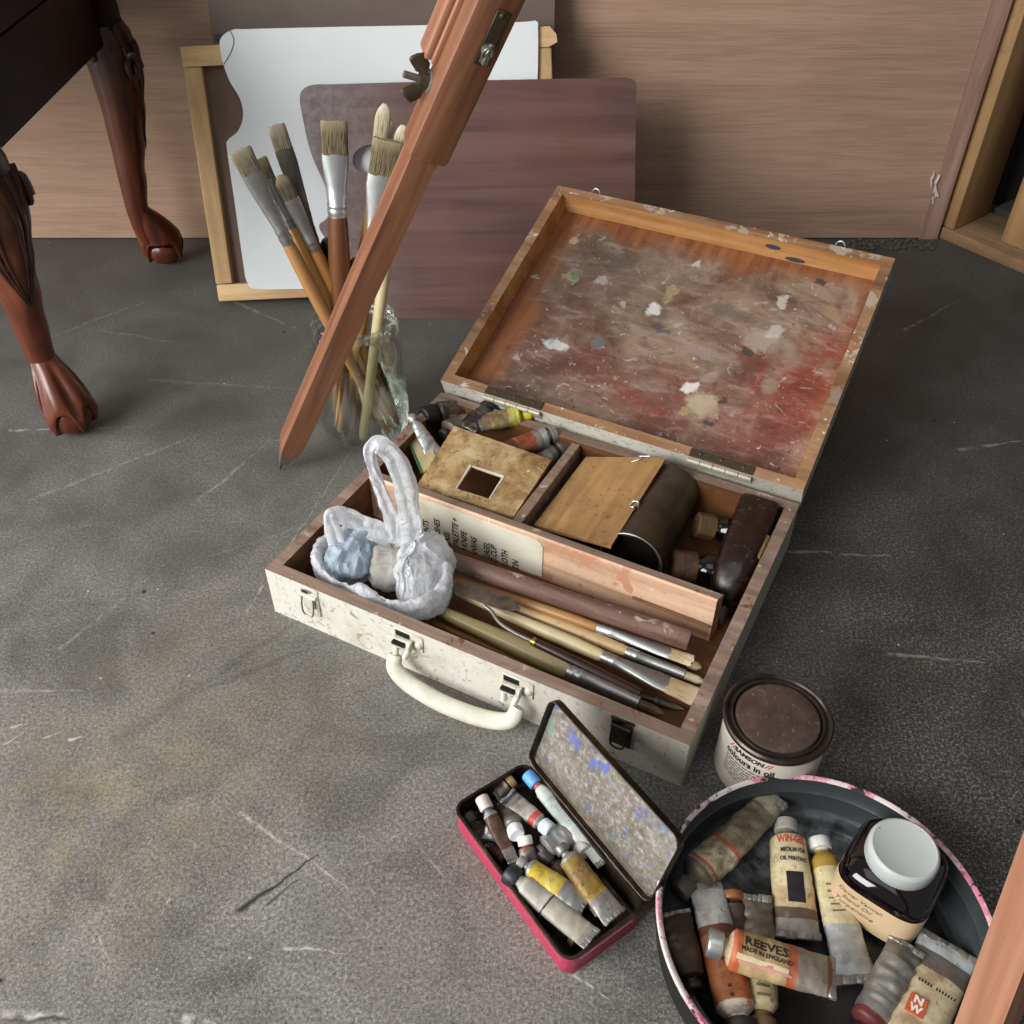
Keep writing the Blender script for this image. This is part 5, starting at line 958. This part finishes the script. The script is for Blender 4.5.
MB().lathe([(CR-.001, .0655), (CR+.0008, .0668), (CR+.0015, .069), (CR+.0015, .0715), (CR, .073), (CR-.002, .0725), (CR-.0035, .0700), (CR-.0045, .0700), (CR-.0055, .0718), (CR-.007, .0718), (CR-.008, .069), (CR-.0085, .068)], 72).build('rim', rm.m, CN)
MB().lathe([(CR-.0083, .0675), (CR-.009, .0695), (CR-.0098, .0712), (CR-.0115, .0718), (.02, .0716), (0.0001, .0715)], 72).build('can_lid', lb.m, CN)
ang0 = math.atan2(at(755, 757, .057).y-CY, at(755, 757, .057).x-CX)
cyl = lambda a, b: ((CR-.0006)*math.cos(ang0+a/CR), (CR-.0006)*math.sin(ang0+a/CR), b)
lettering([('SAMSON', .0072, -.004, .0592, .15, 1., .0003)], cyl).build('lettering', M_['ink'], CN, smooth=False)
for q in (-.0225, -.0195, .0125, .0155): lettering([('/', .0064, q, .0592, .3, 1.1, .0004)], cyl).build('red_stroke', M_['redink'], CN, smooth=False)
lettering([('colours in oil', .0098, -.003, .0500, 0, .92, .0003)], cyl).build('lettering', M_['ink'], CN, smooth=False)
m = MB()
for k in range(7):
    x = -.026
    while x < .02: l = random.uniform(.003, .008); n = 4; m.add([cyl(x+l*i/n, .0425-k*.0035+j*.0011) for i in range(n+1) for j in (0, 1)], [(2*i, 2*i+2, 2*i+3, 2*i+1) for i in range(n)]); x += l+.0015
m.build('small_print', M_['fadedink'], CN, smooth=False)
# ------------------------------------------------------------------ big round pan
PX, PY, PR, PH = .2318, .3262, .1225, .045
PN = thing('round_pan', 'shallow black round pan with pink and white spattered rim, holding tubes and a jar', 'pan', Matrix.Translation((PX, PY, 0)))
pb2 = NB('pan_black'); n1 = pb2.noise(14, 6, .65, .5); n2 = pb2.noise(90, 5, .7); P = pb2.co(); z = pb2.sep(P)[2]; rad = pb2.n('VectorMath', {0: pb2.n('VectorMath', {0: P, 1: (1, 1, 0)}, operation='MULTIPLY').outputs[0]}, operation='LENGTH').outputs['Value']
c = pb2.ramp(n1, [(.3, '121213'), (.5, '1e2021'), (.7, '2d3031')]); c = pb2.mix(pb2.step(z, .004, .012), c, '43494b'); c = pb2.mix(pb2.math('MULTIPLY', pb2.step(n2, .58, .7), .4), c, '5d6264')
y_ = pb2.sep(P)[1]; c = pb2.mix(pb2.math('MULTIPLY', pb2.math('MULTIPLY', pb2.step(z, .006, .0), pb2.step(y_, .02, -.06)), .8), c, pb2.ramp(n1, [(.35, '1d110d'), (.6, '2f1c15'), (.75, '140e0b')]))
c = pb2.mix(pb2.math('MULTIPLY', pb2.math('MULTIPLY', pb2.step(y_, .02, .09), pb2.step(n1, .42, .6)), pb2.step(z, .012, .003)), c, '9aa0a0')
pb2.fin(c, .38, .3, .5); pb2.bump(n2, .25, .0008)
pr2 = NB('spattered_rim'); a1 = pr2.noise(30, 4, .7); a2 = pr2.noise(48, 4, .7, 0, pr2.map(loc=(4, 2, 2))); c = pr2.mix(pr2.step(a1, .48, .54), 'ddcfc9', 'd5829c'); c = pr2.mix(pr2.step(a2, .55, .6), c, '2a2425'); c = pr2.mix(pr2.step(pr2.noise(70, 4, .7), .64, .67), c, 'c24f6b'); pr2.fin(c, .4)
pw2 = NB('pan_outside'); pw2.fin(pw2.mix(pw2.step(pw2.noise(30, 5, .7), .5, .6), '1b1a1a', '2d2a29'), .45, .2)
m = MB(); m.lathe([(0.0001, .0006), (PR-.006, .0006), (PR-.003, .002), (PR-.002, .006), (PR-.001, .041)], 120, 2); m.lathe([(PR-.001, .041), (PR+.0015, .0425), (PR+.0022, .045), (PR+.0012, .0472), (PR-.001, .0472), (PR-.0025, .0455)], 120, 1)
m.lathe([(PR-.0025, .0455), (PR-.0035, .030), (PR-.0045, .0295), (PR-.0052, .012), (PR-.010, .0075), (PR-.0145, .0062), (PR-.016, .0072), (PR-.0185, .0072), (PR-.020, .0045), (PR-.026, .0032), (.0001, .003)], 120, 0)
m.build('pan_body', [pb2.m, pr2.m, pw2.m], PN, angle=60)
GP = 'paint tubes in the round pan'
def pt(label, c, e, zc, ze, r, bands, **k):
    k['dirt'] = min(.85, k.get('dirt', .4)*1.45); k['crumple'] = k.get('crumple', .0008)*1.35; r *= .9; return paint_tube(label, at(*c, zc), at(*e, ze), r, bands, GP, **k)
CRM = 'd6c9a6'
pt('fat cream and silver tube with two orange bands, leaning on the round pan wall', (678, 893), (777, 797), .018, .024, .0165, [(0, '6d675e', .5), (.2, 'b9b09c', .2), (.225, 'c2643a', 0), (.245, 'cfc4a8', 0), (.44, 'c2643a', 0), (.465, '9c917a', .3), (.6, '8d8574', .5), (.85, 'b3a98f', .3)], capcol='4a4640', cap=(.1, .62), dirt=.6, dcol='4b3b22', crumple=.0018, wide=.75)
pt('cream tube with red lettering and a black square label in the round pan', (785, 821), (798, 938), .016, .013, .0158, [(0, '8e887c', .5), (.15, 'd3c89f', 0), (.4, 'd8caa0', 0), (.62, 'cdb489', 0), (.78, '5a4e44', .2), (.86, 'a39d95', .7)], capcol='a9a69b', cap=(.11, .68), dirt=.4, dcol='6b4a2a', crumple=.0006, wide=1.22, flat=.75,
   text=(('across', 'WIN-GEL', .0085, .235, .0005, M_['redink'], .64), ('across', 'MEDIUM FOR', .0046, .325, .001, M_['ink'], .72), ('across', 'OIL PAINTING', .0046, .395, .001, M_['ink'], .72)), patch=((.5, .745, -.006, .0075, plain('black_label', '1f1820', .5)),))
pt('slim tube with amber neck, white cap and silver crumpled tail, beside the jar', (818, 839), (857, 983), .016, .012, .0118, [(0, 'd9d4c8', 0), (.1, 'a5862f', 0), (.24, 'cfc498', 0), (.45, 'd6cba6', 0), (.63, 'c3c6c8', .75)], capcol='d9d8d2', cap=(.085, .88), dirt=.35, dcol='7d6a38', crumple=.0012, wide=1.5, flat=.7, patch=[(.36+.045*k, .36+.045*k+.012, -.006, .004-.002*(k % 2), M_['fadedink']) for k in range(5)])
pt('tube with large black capitals on an orange-bordered label, lying across the others', (707, 942), (835, 979), .040, .036, .0158, [(0, '9d968a', .6), (.13, 'c8ba98', 0), (.18, 'c0683f', 0), (.26, 'bfa676', 0), (.62, 'b9623f', 0), (.69, '9c9587', .4), (.93, '6d4a2e', 0)], capcol='b8b7b2', cap=(.12, .72), dirt=.32, dcol='6b4023', crumple=.0008, wide=1.12, flat=.85, capmat=M_['steel'], roll=-.12,
   text=(('along', 'REEVES', .0092, .44, .0016, M_['ink'], 1.1), ('along', 'MADE IN ENGLAND', .0045, .45, -.0046, M_['ink'], .92), ('along', 'STUDENT', .0042, .8, .002, M_['fadedink'], 1.))[:2], patch=((.22, .63, -.0117, -.0086, plain('cream_strip', 'cdbd94', .6)), (.40, .53, -.0118, -.0102, plain('pink_strip', 'b87672', .6)), (.24, .66, -.0132, -.0118, plain('pink_strip2', 'bf8880', .6))))
pt('orange-brown tube with a white crimped end, under the orange-bordered tube', (742, 1036), (705, 884), .018, .020, .0155, [(0, '2c2522', 0), (.06, '2c2522', 0), (.1, 'c9bfae', 0), (.18, 'a5673a', 0), (.35, '96572f', 0), (.62, '5d3a26', 0), (.68, 'c4c6c4', .5), (.97, '8d8a84', .6)], capcol='2a2422', cap=(.08, .9), dirt=.45, dcol='5d3520', fold=True, wide=.95, flat=.8, patch=[(.14+.075*k+.018*j, .14+.075*k+.018*j+.009, -.0100, -.0062, M_['redink']) for k in range(4) for j in range(3)]+[(.2+.06*k, .2+.06*k+.022, .0015, .0045, M_['ink']) for k in range(2)],
   text=(('along', 'OIL COLOUR', .0070, .27, -.0075, M_['redink'], .8), ('along', 'BURNT', .0052, .3, .004, M_['ink'], .9))[:0])
pt('dark tube with a small orange-brown cap, between the white crimped tube and foil one', (731, 893), (741, 962), .014, .012, .0105, [(0, '3a2a1e', 0), (.4, '2b2019', 0)], capcol='8a5a32', cap=(.14, 1.), dirt=.4)
pt('cream tube with crumpled foil end, passing under the orange-bordered tube', (763, 1034), (757, 896), .014, .018, .0125, [(0, '7b5d3a', 0), (.14, 'c2b48a', 0), (.5, 'b9ab85', 0), (.6, '7d766a', .7)], capcol='6d5438', cap=(.1, .85), dirt=.4, crumple=.0016, flat=.8, wide=1.0, patch=[(.22+.07*k, .22+.07*k+.022, -.005, .005, M_['fadedink']) for k in range(3)], text=(('across', 'OIL', .0055, .3, 0, M_['ink']),)[:0])
pt('long dark brown flattened tube lying against the left wall of the round pan', (694, 990), (674, 912), .016, .026, .0115, [(0, '3a2a1e', 0), (.3, '4b3624', 0), (.7, '3b2b1f', .2)], capcol='241c17', cap=(.1, .7), dirt=.5, dcol='1b1410')
pt('plain crumpled silver tube with a dark red collar, pointing towards the dark jar', (858, 1040), (908, 944), .014, .022, .0135, [(0, '5d1f22', 0), (.2, '6d2a2a', 0), (.24, 'a3a19c', .8), (.8, '8b867e', .7)], capcol='2a1c1c', cap=(.1, .7), dirt=.35, dcol='4e3526', crumple=.002, wide=1.1, flat=.9)
pt('large cream tube with an orange square mark and wide white crimped end', (893, 1082), (949, 944), .016, .016, .0185, [(0, *S_), (.15, CRM, 0), (.6, 'd9cba6', 0), (.735, '93908b', .7), (.87, 'd4dadb', .2)], capcol='2a2623', cap=(.09, .6), dirt=.38, dcol='7b5228', crumple=.0008, wide=1.28, flat=.6,
   text=(('inv', 'W N', .0001, .5, 0, M_['ink']),)[:0])
# orange mark and lettering on the large cream tube
lt = bpy.data.objects[[o.name for o in C.objects if o.get('label', '').startswith('large cream tube')][0]]
def on_tube(x, y): return (x, y, NW_Z+0*x)
mw = lt.matrix_world; NW_Z = .0106
pc = onplane(917, 1005, mw, NW_Z); pl_ = onplane(938, 990, mw, NW_Z)
m = MB(); s_ = .0062; m.prism([(pc.x-s_*1.15, pc.y-s_), (pc.x+s_*1.15, pc.y-s_), (pc.x+s_*1.15, pc.y+s_), (pc.x-s_*1.15, pc.y+s_)], NW_Z-.002, NW_Z); m.build('orange_mark', plain('orange_mark', 'c9572c', .6, 0, .15, 120), lt, smooth=False)
inv = lambda a, b: (pc.x+b, pc.y-a, NW_Z+.0003)
lettering([('N', .0078, 0, .0034, 0, 1.1, .0004), ('W', .0078, 0, -.0034, 0, 1., .0004)], inv).build('lettering', M_['whiteink'], lt, smooth=False)
m = MB()
for k in range(13):
    if k != 7: y = pl_.y-.0125+k*.0021; m.add([(pl_.x+a, y+b, NW_Z+.0002) for a, b in ((-.0012, 0), (.0012, 0), (.0012, .0013), (-.0012, .0013))], [(0, 1, 2, 3)])
m.build('small_print', M_['ink'], lt, smooth=False)
# jar with paper label
JC = at(905, 852, .078); JR2 = .029
PJ = thing('ink_jar', 'squat dark glass jar with white screw lid and handwritten paper label', 'jar', Matrix.Translation((JC.x, JC.y+.002, .0032)) @ Matrix.Rotation(math.radians(-39), 4, 'Z'))
jb = NB('dark_jar_glass'); jb.fin('0d0507', .06, 0, .7); JH = .076
MB().lathe([(0.0001, 0), (.024, .0), (.031, .0015), (.0345, .005), (.0355, .009)], 72, ex=4.2).loft([[(x, y, z) for x, y in sup(r, r, 72, e)] for r, z, e in ((.0355, .009, 4.2), (.0355, .044, 4.2), (.0348, .050, 3.8), (.0325, .056, 3.2), (.0275, .0595, 2.6), (.0240, .061, 2.), (.0235, .066, 2.))], cap=False).build('jar_body', jb.m, PJ)
jl = NB('white_lid'); n1 = jl.noise(30, 5, .6); c = jl.mix(n1, 'aab1ad', 'c2c8c4'); c = jl.mix(jl.step(jl.noise(120, 3, .6), .7, .73), c, '6b6860'); jl.fin(c, .45); jl.bump(n1, .1, .0006)
P = []; seg = 120
for r, z, k in ((.0235, .0615, 1), (.0254, .0615, 1), (.0259, .0625, 1), (.0259, .0735, 1), (.0254, .076, 0), (.0242, .0772, 0), (.0232, .0774, 0), (.0222, .0769, 0), (.0001, .0769, 0)):
    P.append([(r*(1+.012*k*(i % 2))*math.cos(2*PI*i/seg), r*(1+.012*k*(i % 2))*math.sin(2*PI*i/seg), z) for i in range(seg)])
MB().loft(P, cap=False).build('screw_lid', jl.m, PJ, angle=35)
pp2 = NB('tan_paper'); n1 = pp2.noise(40, 5, .6); pp2.fin(pp2.mix(n1, 'c9ab84', 'd6bd98'), .75)
# the label wraps the front two faces: arc length along the squared body
ring = sup(.0359, .0359, 240, 4.2); acc = [0]
for i in range(240): acc.append(acc[-1]+math.dist(ring[i], ring[(i+1) % 240]))
def jarwrap(s, z, off=0.):
    s = s % acc[-1]; i = max(j for j in range(240) if acc[j] <= s); t = (s-acc[i])/(acc[i+1]-acc[i]); a, b = ring[i], ring[(i+1) % 240]; x, y = lerp(a[0], b[0], t), lerp(a[1], b[1], t); k = 1+off/.0359
    return (x*k, y*k, z)
s0, s1 = acc[140], acc[228]
m = MB(); n = 60; m.add([jarwrap(lerp(s0, s1, i/n), z) for i in range(n+1) for z in (.007, .0455)], [(2*i, 2*i+2, 2*i+3, 2*i+1) for i in range(n)]); m.build('paper_label', pp2.m, PJ)
sc_ = acc[164]
hw_ = lambda a, b: jarwrap(sc_+a, .0305+b, .0004)
lettering([('Damar Varnish', .0062, .006, .0072, .3, .95, 0), ('Stand Oil', .0062, .005, .0, .3, 1., 0), ('Turpentine', .0068, .004, -.0075, .3, 1.05, 0)], hw_).build('handwriting', M_['fadedink'], PJ, smooth=False)
bpy.context.view_layer.update()
